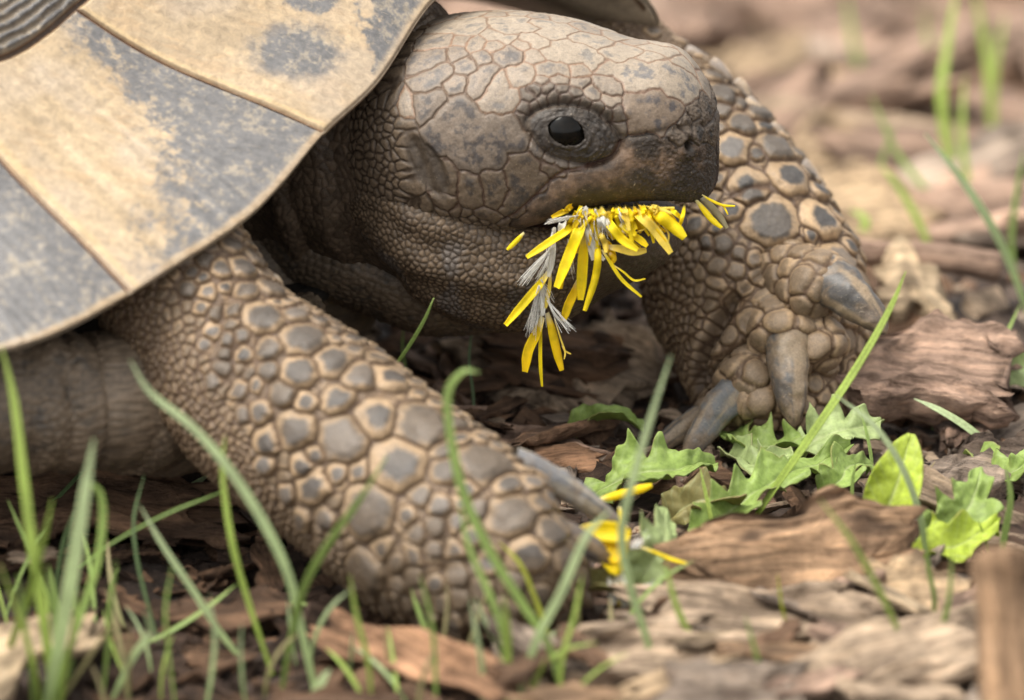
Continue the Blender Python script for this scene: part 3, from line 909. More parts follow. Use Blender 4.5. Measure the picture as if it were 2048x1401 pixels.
# soft skin of the chest, arm pit and flank under the shell rim
def bag(ctrl, nu, nv, seed, pleat=12.0):
    V, n, cen, T, Uu, Vv, tt = limb(ctrl, nu, nv)
    d = .05*(fbm(V, 1.6, 3, seed)-.5)
    lg = np.broadcast_to(tt[:, None], V.shape[:2])
    d = d + .035*np.sin(lg*pleat + 4*fbm(V, 1.2, 2, seed+1)) + .03*(fbm(V, np.array([14, 14, 5.0]), 3, seed+2)-.5)
    d = d + .16*(fbm(V, np.array([1.1, 1.1, .5]), 3, seed+7)-.5)
    rg = np.random.default_rng(seed)
    cd = V[::2, ::2].reshape(-1, 3); cd = cd[rg.choice(len(cd), min(len(cd), 9000), replace=False)]
    cd = cd[(np.abs(cd[:, 0]) < 9)]
    bs_, br_ = dart(cd, np.full(len(cd), .05), np.zeros((0, 3)), np.zeros(0), rg, 2600, .92)
    _, ed, _ = voronoi(V + np.stack([fbm(V, 7.0, 2, seed+70+k) - .5 for k in range(3)], -1)*0.06, bs_, br_*.5, np.arange(len(bs_)))
    d = d + .028*np.clip(ed/.04, 0, 1)**.6
    V2 = V + n*d[..., None]
    f = fbm(V, 4, 4, seed+3)[..., None]; f2 = fbm(V, 1.4, 3, seed+4)[..., None]
    c = np.array([.19, .142, .098])*(.5+.9*f2)
    sp = sm(.62, .70, fbm(V, 8, 3, seed+5))[..., None]*.6
    c = c*(1-sp) + np.array([.06, .055, .05])*sp
    c = c*(.75+.5*f)*(.62+.38*sm(.002, .02, ed))[..., None]
    return V2, c, np.full(V.shape[:2], .35)
B1 = bag([(600,640,-.6,40,.5),(470,760,-2.6,150,1.1),(330,795,-3.9,150,1.1),(225,800,-4.6,142,1.1),(178,800,-4.7,128,1.0),(120,805,-4.9,142,1.1),(-40,800,-5.2,148,1.2),(-300,790,-5.2,150,1.2),(-700,770,-4.6,150,1.2)], 300, 240, 61)
B2 = bag([(760,470,2.6,40,.6),(690,490,3.0,120,1.2),(560,520,2.4,230,2.4),(300,520,2.6,260,3.2),(0,500,2.6,280,3.8),(-400,480,2.6,280,3.8),(-800,480,2.6,160,2.2)], 220, 200, 66)

B3 = bag([(430,400,1.6,90,1.0),(560,450,.9,95,1.1),(690,505,.45,98,1.1),(800,560,.3,88,1.1),(900,610,.4,64,.9),(1000,640,.6,30,.5)], 200, 160, 81, 3.0)
# separate skin pieces, overlapping where they meet, joined into one mesh object
pieces = [(HV2, hc, hdust), (JV2, jc_, jdust), (NV2, nc, ndust), (FV2, fc, fdust), (KV2, kc, np.full(KV2.shape[:2], .3)), B1, B2, B3] + TOES
AV, AF, AC_, AD = [], [], [], []
off = 0
for V, c, du in pieces:
    nu, nv = V.shape[:2]
    n = grid_normals(V, True); ctr = V.mean(1, keepdims=True)
    fl = np.sum(n*(V-ctr)) < 0
    AV.append(V.reshape(-1, 3)); AF.append(grid_faces(nu, nv, True, off, flip=bool(fl)))
    AC_.append(np.broadcast_to(c, V.shape).reshape(-1, 3)); AD.append(du.reshape(-1)); off += nu*nv

TORT = empty("tortoise", [-7.0, 1.5, 0.0], label="brown and grey tortoise chewing a yellow dandelion flower", category="tortoise")
body_me = mesh_from("body", np.vstack(AV), np.vstack(AF), {"col": np.vstack(AC_), "dust": np.concatenate(AD)}, [M_SKIN])
body = put(obj("body", body_me, TORT), TORT)

# eyes
for (ec, n0, tx, ty, ca_, sa_) in EYES:
    R = 0.40
    c = ec + n0*(0.125-R-.03) + tx*(-.06) + ty*(.01)
    th = np.linspace(0, math.pi, 40); ph = np.linspace(0, 2*math.pi, 64, endpoint=False)
    V = np.stack([np.sin(th)[:, None]*np.cos(ph), np.sin(th)[:, None]*np.sin(ph), np.broadcast_to(np.cos(th)[:, None], (40, 64))], -1)*R
    V = V.reshape(-1, 3)
    W = c + V[:, :1]*tx + V[:, 1:2]*ty + V[:, 2:3]*n0
    put(obj("eye", mesh_from("eye", W, grid_faces(40, 64, True), None, [M_EYE]), TORT), TORT)

# claws
def claw(base, tip, w, bend, flat=.72, seed=1, colA=(.25,.19,.125), colB=(.072,.067,.064)):
    base = np.asarray(base); tip = np.asarray(tip)
    nu, nv = 60, 44
    s = np.linspace(0, 1, nu)
    ax = tip-base; L = np.linalg.norm(ax); ax = ax/L
    side = norm(np.cross(ax, FW)); 
    dep = np.cross(side, ax)
    bd = bend[0]*side + bend[1]*dep
    cen = base + np.outer(s, tip-base) + np.outer(4*s*(1-s), bd)
    r = w*.5*(1-s**3.4)**.6*(1-.26*s) * (0.86+.14*sm(0, .12, s)); r[-1] = .012
    ph = np.linspace(0, 2*math.pi, nv, endpoint=False)
    V = cen[:, None] + side*(r[:, None]*np.cos(ph))[..., None] + dep*(r[:, None]*flat*np.sin(ph))[..., None]
    n = grid_normals(V, True); n = n*np.sign(np.sum(n*(V-cen[:, None])))
    V = V + n*(.14*w*(fbm(V, 4, 4, seed)-.5))[..., None]
    f = fbm(np.stack([np.broadcast_to(s[:, None]*.8, V.shape[:2]), np.broadcast_to(np.cos(ph)*.95, V.shape[:2]), np.broadcast_to(np.sin(ph)*.95, V.shape[:2])], -1), 1.9, 4, seed+5)[..., None]
    b = sm(.42, .56, f + .12*(fbm(V, 9, 3, seed+6)[..., None]-.5))
    c = np.array(colA)*(1-b) + np.array(colB)*b
    tp = sm(.62, .95, s[:, None] + (fbm(V, 4, 3, seed+8)-.5)*.4)[..., None]*.55
    c = c*(1-tp) + np.array([.14, .095, .058])*tp
    dtt = sm(.50, .66, fbm(V, 6, 5, seed+9, .7))[..., None]*.6
    c = c*(1-dtt) + np.array([.22, .155, .095])*dtt
    F = grid_faces(nu, nv, True)
    if np.sum(grid_normals(V, True)*(V-cen[:, None])) < 0: F = F[:, ::-1]
    return put(obj("claw", mesh_from("claw", V.reshape(-1, 3), F, {"col": c.reshape(-1, 3)}, [M_CLAW]), TORT), TORT)

claw(P(1612, 545, .15), P(1774, 668, -.62), .86, (.12, -.14), .8, 1)
claw(P(1568, 645, .10), P(1588, 858, -.62), .74, (.0, -.16), .8, 2)
claw(P(1502, 758, .05), P(1368, 928, -.35), .62, (-.10, -.10), .6, 3, (.28,.22,.155), (.13,.13,.128))
claw(P(1420, 832, .25), P(1300, 912, -.15), .46, (-.06, -.06), .7, 4)
claw(P(1020, 918, -6.5), P(1252, 1062, -5.7), .46, (.06, -.10), .8, 5, (.38,.34,.28), (.17,.17,.175))
claw(P(1080, 1055, -6.8), P(1228, 1128, -6.3), .46, (.06, -.08), .8, 6, (.24,.17,.10), (.12,.10,.09))
claw(P(1085, 1160, -6.9), P(1185, 1212, -6.5), .44, (.05, -.06), .8, 7, (.22,.16,.10), (.10,.09,.08))

# pointed overlapping scales along the edges of the forelegs
def spike(a, b, w, name="scale", seed=1, col=(.36,.27,.18), col2=(.24,.20,.17)):
    o = claw(a, b, w, (.02, -.03), .42, seed, col, col2); o.name = name; o.parent = body; o.matrix_parent_inverse = Matrix.Identity(4); return o
for k, (a, b, d, w) in enumerate([((680,668),(757,706),-5.2,.36),((622,632),(684,664),-5.05,.34),((800,752),(893,803),-5.7,.38),((868,806),(952,846),-5.95,.40),((548,545),(572,580),-4.5,.30),
        ((1430,112),(1472,160),2.3,.30),((1500,190),(1545,245),2.0,.32),((1548,240),(1590,300),1.8,.32),((1606,310),(1668,412),1.6,.40),((1380,90),(1430,128),2.6,.30),((1690,470),(1716,520),1.3,.32),((1480,150),(1512,200),2.1,.28)]):
    spike(P(a[0]-8, a[1]+9, d), P(b[0]-5, b[1]+4, d-.05), w*.62, seed=30+k)

# ------------------------------------------------------------------ tortoise: shell
RIM = [  # rim and the line where the marginal scutes end, point by point
 (P(1104, -82, .4), C0+np.array([-2.0, 1.4, 7.6])),            # front
 (P(980, -60, -.9), C0+np.array([-3.0, .9, 7.4])),
 (P(870, 0, -1.9), P(420, -215, -2.6)),
 (P(760, 160, -3.0), P(285, -95, -3.1)),
 (P(650, 265, -3.9), P(150, 15, -3.6)),                       # seam
 (P(560, 372, -4.7), P(95, 62, -3.95)),
 (P(470, 455, -5.3), P(20, 110, -4.3)),
 (P(262, 586, -6.3), P(-125, 160, -4.9)),                      # seam
 (P(120, 664, -6.95), P(-190, 262, -5.3)),
 (P(-20, 710, -7.3), P(-300, 300, -5.5)),
 (P(-260, 770, -7.5), P(-480, 340, -5.6)),                    # seam
 (C0+np.array([-11.0, -6.4, 1.9]), C0+np.array([-11.5, -4.4, 4.9])),
 (C0+np.array([-14.0, -4.6, 1.6]), C0+np.array([-14.2, -2.8, 4.6])),
 (C0+np.array([-17.5, -1.6, 1.6]), C0+np.array([-17.0, -.2, 4.4])),
 (C0+np.array([-19.5, 2.2, 1.4]), C0+np.array([-18.2, 2.9, 4.2])),
 (C0+np.array([-19.4, 6.0, 1.4]), C0+np.array([-18.0, 6.0, 4.2])),
 (C0+np.array([-17.0, 9.4, 1.6]), C0+np.array([-16.0, 8.4, 4.6])),
 (C0+np.array([-13.0, 12.0, 1.8]), C0+np.array([-12.6, 10.2, 4.9])),
 (C0+np.array([-8.5, 12.6, 2.0]), C0+np.array([-8.6, 10.6, 5.2])),
 (C0+np.array([-4.0, 11.6, 2.2]), C0+np.array([-5.2, 9.8, 5.4])),
 (C0+np.array([-.3, 9.4, 2.7]), C0+np.array([-3.0, 8.2, 5.9])),
 (C0+np.array([1.7, 6.4, 3.15]), C0+np.array([-1.6, 6.0, 6.4])),
 (P(1318, 55, 2.9), C0+np.array([-1.2, 4.2, 6.9])),
 (P(1262, -25, 1.9), C0+np.array([-1.4, 2.6, 7.3])),
]
NR = len(RIM)
Rc = np.array([r for r, c in RIM]); Cc = np.array([c for r, c in RIM])
APEX = C0 + np.array([-8.6, 3.2, 9.6])
def shell_pt(t, s):
    """t around the rim (control index), s from 0 (rim) to 1 (end of marginals) to 2 (top of the dome); arrays"""
    t = np.asarray(t, float); s = np.asarray(s, float)
    sh = np.broadcast(t, s).shape
    t = np.broadcast_to(t, sh).ravel(); s = np.broadcast_to(s, sh).ravel()
    R = catmull(Rc, 0, True, t); C = catmull(Cc, 0, True, t)
    a = np.clip(s, 0, 1)[:, None]; b = np.clip(s-1, 0, 1)[:, None]
    M = R*(1-a) + C*a
    M[:, 2] += (-.14*np.sin(a*math.pi) + .05*np.sin(a*math.pi*2))[:, 0]      # flared, slightly hollow
    th = b*math.pi/2
    top = C + (APEX-C)*np.concatenate([.5*b+.5*(1-np.cos(th))]*2 + [.75*np.sin(th)+.25*b], 1)
    w = sm(0, .02, b)
    return np.where(b > 0, top, M).reshape(sh + (3,))
def shell_normal(V):
    n = grid_normals(V, False)
    return n*np.sign(np.sum(n*(V-(C0+np.array([-8.6, 3.2, 0])))))

# dark bone under the seams, with the underside of the rim
def carapace_base():
    t = np.linspace(0, NR, 600, endpoint=False)
    rows = []
    ctr = C0 + np.array([-7.5, 2.6, 0])
    R = catmull(Rc, 0, True, t)
    inw = ctr - R; inw[:, 2] = 0; inw = norm(inw)
    zz = np.array([0, 0, 1.0])
    for k, (i, h) in enumerate([(5.0, 2.2), (3.4, 1.55), (2.2, .75), (1.2, .22), (.55, .02), (.25, -.05), (.10, -.06), (.03, -.04), (.02, -.01)]):
        rows.append(R + inw*i + zz*h)
    n_under = len(rows)
    ss = np.linspace(.04, 1.99, 70)
    Vs = shell_pt(np.broadcast_to(t[:, None], (len(t), 70)), np.broadcast_to(ss[None], (len(t), 70)))
    Vs = Vs - shell_normal(Vs)*.10
    rows += list(np.swapaxes(Vs, 0, 1))
    V = np.array(rows)
    n_ = len(rows)
    f = fbm(V, 2.2, 4, 301)[..., None]
    c = np.array([.12, .07, .04])*(.7+.6*f)
    un = np.zeros((n_, 1, 1)); un[:n_under] = 1
    uc = np.array([.30, .24, .17])*(.6+.8*f)
    c = np.where(un > 0, uc, c)
    F = grid_faces(n_, 600, True)
    return obj("carapace", mesh_from("carapace", V.reshape(-1, 3), F, {"col": c.reshape(-1, 3)}, [M_SCUTE]), TORT)
CARA = put(carapace_base(), TORT)

def scute(t0, t1, s0, s1, nt, ns, kind, seed):
    t = np.linspace(t0, t1, nt); s = np.linspace(s0, s1, ns)
    T, Sg = np.meshgrid(t, s, indexing='ij')
    V = shell_pt(T, Sg); n = shell_normal(V)
    a = (T-t0)/(t1-t0); b = (Sg-s0)/(s1-s0)
    # distance to the scute's edges in cm
    lt = np.linalg.norm(np.diff(V, axis=0), axis=-1).sum(0)[None]; ls = np.linalg.norm(np.diff(V, axis=1), axis=-1).sum(1)[:, None]
    e = np.minimum(np.minimum(a, 1-a)*lt, (1-b)*ls if kind == 'marginal' else np.minimum(b, 1-b)*ls)
    e0 = np.minimum(a, 1-a)*lt
    rimd = b*ls
    h = -.04 + .06*sm(0, .06, e) + .03*sm(.0, .6, e)
    h += .03*(fbm(V, .9, 3, seed)-.5) + .006*(fbm(V, np.array([7, 18, 7.0]), 3, seed+9)-.5)
    f = fbm(V, 1.6, 5, seed+20, .62); f2 = fbm(V, 6, 4, seed+21, .65); f3 = fbm(V, np.array([2.5, 12, 2.5]), 3, seed+22)
    f4 = fbm(V, np.array([16, 16, 16.0]), 3, seed+41, .7)
    gl = np.minimum(np.minimum(a, 1-a)*lt, (1-b)*ls)              # growth lines follow the scute's edges
    gro = np.sin(gl*26 + 4*f) * sm(.05, .3, gl)
    if kind != 'costal': h += .003*gro*(.3+f)
    tan_ = np.array([.36, .272, .172])*(.72+.56*f)[..., None]*(.86+.28*f3)[..., None]
    pink = sm(.45, .7, fbm(V, 1.1, 3, seed+30))[..., None]*.6
    tan_ = tan_*(1+.04*gro)[..., None]
    rust = sm(.52, .66, fbm(V, np.array([1.6, 9, 3.0]), 4, seed+44, .65))[..., None]*.4
    tan_ = tan_*(1-rust) + np.array([.33, .22, .12])*rust
    tan_ = tan_*(1-pink) + np.array([.36, .292, .222])*pink
    dk = np.array([.128, .124, .124])*(.75+.5*f2)[..., None]
    wear = sm(.50, .66, .55*f2 + .45*f4 + .25*(f-.5))[..., None]*.75
    dk = dk*(1-wear) + np.array([.29, .245, .185])*wear
    if kind == 'marginal':
        # the forward part of each scute is dark, the rear tan
        band = .96 - .86*b**.8
        d = sm(band+.13, band-.13, a + (f-.5)*.30 + (f2-.5)*.46 + (f4-.5)*.25)
        d = d*sm(.05, .16, rimd + (f2-.5)*.1)
        h += .010*np.sin(e0*17 + 2*f)*sm(.1, .5, e) * sm(.0, .5, a-.35)
    elif kind == 'front':
        d = sm(.60, .56, a + (f-.5)*.5 + .2*(b-.2))*sm(.72, .50, b + (f-.5)*.3)*sm(.06, .2, rimd)
        d2 = sm(.10, .0, np.hypot((a-.72)/.9, (b-.32)*.9) - .09 + (f2-.5)*.10)
        d = np.maximum(d, d2)
    else:
        ridge = np.sin(e*36 + 5*f + 2*f2)
        h += .022*ridge*sm(.02, .08, e)
        d = .65*sm(-.5, .6, ridge) + .30
        tan_ = tan_*.55
    c = tan_*(1-d[..., None]) + dk*d[..., None]
    k = (1-sm(.010, .035, e))[..., None]*.8
    c = c*(1-k) + np.array([.17, .085, .045])*k
    if kind in ('marginal', 'front'):
        yl = np.exp(-((e0-.10)/.05)**2)[..., None]*.5*sm(.5, .9, a)[..., None]
        c = c*(1-yl) + np.array([.50, .36, .18])*yl
        er = (1-sm(.02, .10, rimd))[..., None]*.6
        c = c*(1-er) + np.array([.19, .135, .085])*(.7+.6*f2)[..., None]*er
    V = V + n*h[..., None]
    # rolled outer lip
    if kind != 'costal':
        zz = np.array([0, 0, 1.0])
        lip = np.stack([V[:, 0] - n[:, 0]*.02 , V[:, 0] - n[:, 0]*.045 ], 1)
        V = np.concatenate([lip[:, ::-1], V], 1); c = np.concatenate([c[:, :1]*.9, c[:, :1]*.9, c], 1)
    F = grid_faces(V.shape[0], V.shape[1], False)
    nn = grid_normals(V, False)
    if np.sum(nn*(V-(C0+np.array([-8.6, 3.2, 0])))) < 0: F = F[:, ::-1]
    return obj("scute", mesh_from("scute", V.reshape(-1, 3), F, {"col": c.reshape(-1, 3)}, [M_SCUTE]), CARA)

g = .006
scute(1.0+g, 4-g, 0, 1-.006, 300, 260, 'front', 400)
scute(4+g, 7-g, 0, 1-.006, 300, 260, 'marginal', 420)
scute(7+g, 10-g, 0, 1-.006, 220, 200, 'marginal', 440)
prev = 10
for nx in (11.5, 13, 14.5, 16, 17.5, 19, 20.5, 22.0, 23.5, 25.0):
    scute(prev+g, nx-g, 0, 1-.006, 50, 40, 'marginal', 460+int(nx*3)); prev = nx
cs = [1.6, 7.6, 10.4, 13.0, 16.2, 19.4, 22.6, 25.6]
for k in range(len(cs)-1):
    hi = k in (0, 1)
    scute(cs[k]+g, cs[k+1]-g, 1.004, 1.55, 300 if hi else 50, 260 if hi else 30, 'costal', 600+k*7)
scute(g, NR-g, 1.562, 1.98, 120, 30, 'costal', 700)

# plastron: the flat underside, with its front lip under the neck
def plastron():
    n_, m_ = 24, 120
    ph = np.linspace(0, 2*math.pi, m_, endpoint=False)
    ctr = C0 + np.array([-9.9, 4.1, .35])
    hd = np.array([.88, -.47, 0]); lt = np.array([-.47, -.88, 0])
    rows = []
    for k, (sc, z) in enumerate([(.02, -.05), (.5, -.05), (.85, -.05), (.95, -.02), (.99, .05), (1, .14), (.99, .24), (.95, .3), (.85, .34), (.5, .36), (.02, .36)]):
        x = np.sign(np.cos(ph))*np.abs(np.cos(ph))**.75*8.2*sc; y = np.sign(np.sin(ph))*np.abs(np.sin(ph))**.75*5.6*sc
        rows.append(ctr + np.outer(x, hd) + np.outer(y, lt) + np.array([0, 0, z])[None] + np.outer(sm(4, 9, x)*.35, [0, 0, 1]))
    V = np.array(rows)
    f = fbm(V, 1.5, 4, 801)[..., None]
    c = np.array([.05, .045, .042])*(.5+f) 
    F = grid_faces(len(rows), m_, True)
    return put(obj("plastron", mesh_from("plastron", V.reshape(-1, 3), F, {"col": c.reshape(-1, 3)*.5, "dust": np.zeros(V.shape[0]*V.shape[1])}, [M_SKIN]), TORT), TORT)
plastron()
# ------------------------------------------------------------------ surroundings: materials
def wood_material():
    m, nt, b, out = new_mat("weathered_wood")
    co = coords(nt)
    c = attr(nt, "col").outputs['Color']
    mp = N(nt, "ShaderNodeMapping"); mp.inputs['Scale'].default_value = (1, 7, 7)
    nt.links.new(co, mp.inputs['Vector'])
    n1 = noise_node(nt, 80, 8, .74, mp.outputs[0], .5)
    n2 = noise_node(nt, 260, 7, .7, co)
    r1 = ramp(nt, n1.outputs['Fac'], [(.34, (.22, .19, .17)), (.50, (1, 1, 1)), (.66, (1.6, 1.56, 1.5))])
    c1 = mixc(nt, 1.0, c, r1.outputs[0], 'MULTIPLY')
    r2 = ramp(nt, n2.outputs['Fac'], [(.30, (.60, .58, .56)), (.55, (1, 1, 1)), (.75, (1.25, 1.22, 1.2))])
    c2 = mixc(nt, .9, c1, r2.outputs[0], 'MULTIPLY')
    nt.links.new(c2, b.inputs['Base Color'])
    b.inputs['Roughness'].default_value = .8
    b.inputs['Specular IOR Level'].default_value = .25
    ad = N(nt, "ShaderNodeMath", operation='ADD')
    nt.links.new(n1.outputs['Fac'], ad.inputs[0]); nt.links.new(n2.outputs['Fac'], ad.inputs[1])
    bump(nt, b, ad.outputs[0], .9, .0016)
    return m

def soil_material():
    m, nt, b, out = new_mat("dark_soil")
    co = coords(nt)
    n1 = noise_node(nt, 90, 8, .65, co)
    n2 = noise_node(nt, 700, 6, .7, co)
    r1 = ramp(nt, n1.outputs['Fac'], [(.30, (.026, .017, .012)), (.50, (.062, .040, .029)), (.72, (.14, .095, .068))])
    r2 = ramp(nt, n2.outputs['Fac'], [(.35, (.5, .48, .46)), (.55, (1, 1, 1)), (.72, (1.7, 1.6, 1.5))])
    nt.links.new(mixc(nt, 1.0, r1.outputs[0], r2.outputs[0], 'MULTIPLY'), b.inputs['Base Color'])
    b.inputs['Roughness'].default_value = .75
    bump(nt, b, n2.outputs['Fac'], 1.0, .0012)
    return m

def leaf_material(name, trans=.35, rough=.45, scale=1500):
    m, nt, b, out = new_mat(name)
    co = coords(nt)
    c = attr(nt, "col").outputs['Color']
    n1 = noise_node(nt, scale, 5, .6, co)
    r1 = ramp(nt, n1.outputs['Fac'], [(.3, (.78, .78, .74)), (.5, (1, 1, 1)), (.72, (1.2, 1.18, 1.15))])
    c1 = mixc(nt, 1.0, c, r1.outputs[0], 'MULTIPLY')
    nt.links.new(c1, b.inputs['Base Color'])
    b.inputs['Roughness'].default_value = rough
    b.inputs['Specular IOR Level'].default_value = .35
    tr = N(nt, "ShaderNodeBsdfTranslucent"); nt.links.new(c1, tr.inputs['Color'])
    mx = N(nt, "ShaderNodeMixShader"); mx.inputs[0].default_value = trans
    nt.links.new(b.outputs[0], mx.inputs[1]); nt.links.new(tr.outputs[0], mx.inputs[2])
    nt.links.new(mx.outputs[0], out.inputs[0])
    bump(nt, b, n1.outputs['Fac'], .3, .0002)
    return m

M_WOOD = wood_material(); M_SOIL = soil_material()
M_GRASS = leaf_material("grass_leaf", .35, .4, 2500); M_LEAF = leaf_material("dandelion_leaf", .30, .5, 1300)
M_PETAL = leaf_material("petal", .45, .55, 300); M_FLUFF = leaf_material("pappus", .4, .6, 3000)
R3 = np.random.default_rng(99)

# ------------------------------------------------------------------ ground
def axis(lo, hi, step, far):
    a = np.arange(lo, hi+1e-6, step)
    g = [hi]; d = step
    while g[-1] < far: d *= 1.35; g.append(g[-1]+d)
    l = [lo]; d = step
    while l[-1] > -far: d *= 1.35; l.append(l[-1]-d)
    return np.concatenate([l[:0:-1], a, g[1:]])
gx = axis(-11, 11, .075, 3000); gy = axis(-13, 40, .11, 3000)
X, Y = np.meshgrid(gx, gy, indexing='ij')
gp = np.stack([X, Y, X*0], -1)
nearm = np.exp(-((X/14)**2+((Y-6)/22)**2)**2)
gz = (-.10 + .75*(fbm(gp, .16, 3, 900)-.5) + .5*(fbm(gp, .75, 4, 901)-.5) + .22*(fbm(gp, 3.5, 3, 902)-.5))*nearm
gz = np.minimum(gz, .12)
def soft_flat(c, r, z):
    global gz
    w = np.exp(-(((X-c[0])**2+(Y-c[1])**2)/r**2)**2); gz = gz*(1-w) + z*w
soft_flat(G(980, 1220), 2.0, .0); soft_flat(G(1500, 890), 1.8, .0)
gz = gz + terrain(Y)
gp[..., 2] = gz
obj("ground", mesh_from("ground", gp.reshape(-1, 3), grid_faces(len(gx), len(gy), False, 0, False), None, [M_SOIL]), kind="structure")
def gh(x, y):
    i = int(np.clip(np.searchsorted(gx, x), 0, len(gx)-1)); j = int(np.clip(np.searchsorted(gy, y), 0, len(gy)-1))
    return float(gz[i, j])

# ------------------------------------------------------------------ wood and bark pieces
WOODS = {'pale': (.48, .36, .255), 'pink': (.37, .25, .185), 'brown': (.20, .118, .072), 'dark': (.070, .044, .031), 'straw': (.58, .44, .29), 'red': (.36, .205, .12), 'grey': (.33, .26, .205), 'tan': (.48, .345, .215), 'bark': (.37, .235, .14)}
def chip_mesh(L, W, T, seed, tone, nu=44, nv=40, curl=0.0, taper=.3, rough=1.0, bend=0.0):
    s = np.linspace(-1, 1, nu)
    ph = np.linspace(0, 2*math.pi, nv, endpoint=False)
    e = 2/7.0
    cy = np.sign(np.cos(ph))*np.abs(np.cos(ph))**e; cz = np.sign(np.sin(ph))*np.abs(np.sin(ph))**e
    wv = 1 - taper*np.abs(s)**2.2 + .22*(vnoise(np.stack([s*2.2, s*0+seed, s*0], -1), 1, seed)-.5)*2
    endk = np.sqrt(np.clip(1-np.clip((np.abs(s)-.96)/.04, 0, 1)**2, 0, 1)); endk[0] = endk[-1] = .02
    V = np.zeros((nu, nv, 3))
    V[..., 0] = s[:, None]*L/2
    V[..., 1] = cy[None]*(W/2)*wv[:, None]*(.35+.65*endk[:, None])
    V[..., 2] = cz[None]*(T/2)*endk[:, None]*(1-.25*np.abs(s[:, None]))
    # torn ends: fibres of unequal length
    jag = (vnoise(np.stack([np.broadcast_to(V[..., 1]*3/W*2, V.shape[:2]), np.broadcast_to(V[..., 2]*4/W, V.shape[:2]), np.zeros(V.shape[:2])], -1), 2.2, seed+3)-.5)
    V[..., 0] += jag*L*.42*np.sign(s)[:, None]*np.abs(s)[:, None]**4*rough
    edg = (fbm(V, np.array([.9/L*3, .8, .8]), 3, seed+11)-.5)
    V[..., 1] *= 1 + .95*edg*rough
    fib = fbm(V*np.array([.35, 2.2, 2.2]), 2.4, 4, seed+5)-.5
    big = fbm(V, .9, 3, seed+6)-.5
    crk = sm(.62, .72, fbm(V*np.array([.22, 1.8, .4]), 2.0, 2, seed+15))
    V[..., 2] += (fib*.55 + big*.22 - .22*crk*np.sign(cz)[None])*min(1, T*2.0)*rough*(.4+.6*endk[:, None])
    V[..., 2] *= .8
    V[..., 2] += curl*(V[..., 1]/(W/2))**2*W*.35 + bend*(s[:, None]**2)*L*.2
    V[..., 1] += (vnoise(np.stack([s*1.4, s*0, s*0+seed], -1), 1, seed+7)-.5)[:, None]*W*.5
    f = fbm(V, 1.3, 4, seed+8)[..., None]; f2 = fbm(V*np.array([.22, 3, 3]), 2.2, 4, seed+9, .65)[..., None]
    c = np.array(WOODS[tone])*(.5+1.0*f)*(.30+1.4*f2)
    dk = sm(.60, .72, fbm(V*np.array([.5, 1.4, 1.4]), 1.8, 3, seed+10))[..., None]*.75
    dk = np.maximum(dk, crk[..., None]*.6)
    c = c*(1-dk) + np.array(WOODS['dark'])*dk
    F = grid_faces(nu, nv, True)
    if np.sum(grid_normals(V, True)*(V-V.mean(1, keepdims=True))) < 0: F = F[:, ::-1]
    return mesh_from("wood_chip", V.reshape(-1, 3), F, {"col": c.reshape(-1, 3)}, [M_WOOD])

def place(o, c, xdir, roll):
    """put a mesh with its x axis along xdir and its flat face rolled by roll degrees towards the camera"""
    x = norm(np.asarray(xdir, float)); z0 = np.array([0, 0, 1.0])
    y = norm(np.cross(z0, x)); z = np.cross(x, y)
    r = math.radians(roll)
    y2 = y*math.cos(r) + z*math.sin(r); z2 = -y*math.sin(r) + z*math.cos(r)
    M = Matrix(((x[0], y2[0], z2[0], c[0]*U), (x[1], y2[1], z2[1], c[1]*U), (x[2], y2[2], z2[2], c[2]*U), (0, 0, 0, 1)))
    o.matrix_world = M
    return o

def chip(name, p1, p2, W, T, tone, seed, label, z1=.25, z2=.25, roll=0, cat="wood chip", group=None, **kw):
    a, b = G(p1[0], p1[1], z1), G(p2[0], p2[1], z2)
    L = np.linalg.norm(b-a)
    tags = dict(label=label, category=cat)
    if group: tags['group'] = group
    o = obj(name, chip_mesh(L, W, T, seed, tone, **kw), **tags)
    return place(o, (a+b)/2, b-a, roll)

hi = dict(nu=90, nv=90)
chip("bark_piece", (1365,1150), (1805,1110), 1.9, .45, 'bark', 1, "large rough brown bark slab tilted up beside the pale green leaves", .60, .75, 52, "bark", taper=.5, **hi)
chip("wood_chip", (1285,1205), (1740,1250), 1.05, .35, 'pale', 2, "long pale grey wood chip lying against the foot of the bark slab", .50, .40, 28, **hi)
chip("wood_chip", (1150,1320), (1640,1355), 1.0, .40, 'pale', 3, "long curved pale splinter with open grain below the pale wood chip", .45, .35, 25, curl=.5, bend=-.25, **hi)
chip("wood_chip", (1330,1400), (1600,1405), 1.7, .5, 'grey', 4, "stubby grey brown chip in front of the curved pale splinter", .6, .6, 20, **hi)
chip("wood_chip", (1590,1390), (1960,1285), 1.2, .5, 'pale', 5, "thick pale splintered chip between the blurred stub and the grey chips", .5, .7, 22, **hi)
chip("bark_piece", (662,1242), (1000,1398), .72, .22, 'red', 6, "curled reddish brown strip of bark by the sole of the scaly near foot", .50, .40, 38, "bark", curl=.5, **hi)
chip("wood_chip", (-60,1390), (150,1235), 1.1, .30, 'straw', 7, "split pale yellow wood sliver among the left clump of grass", .9, .6, 15, **hi)
chip("wood_chip", (350,1230), (560,1222), 1.1, .18, 'brown', 8, "flat brown chip on bare soil below the tortoise's near foreleg", .15, .22, 6, **hi)
chip("bark_piece", (-70,1010), (430,1030), 1.6, .6, 'brown', 9, "dark reddish brown plank of bark in the shadow under the shell", .45, .35, 18, "bark", **hi)
chip("wood_chip", (1055,925), (1200,902), .8, .20, 'red', 10, "thin rust coloured bark sliver behind the near foot's long claw", .3, .35, 10)
chip("bark_piece", (1690,750), (2010,785), 1.7, .95, 'pink', 11, "thick crumbly pinkish bark chunk behind the far foot", .8, .7, 24, "bark", **hi)
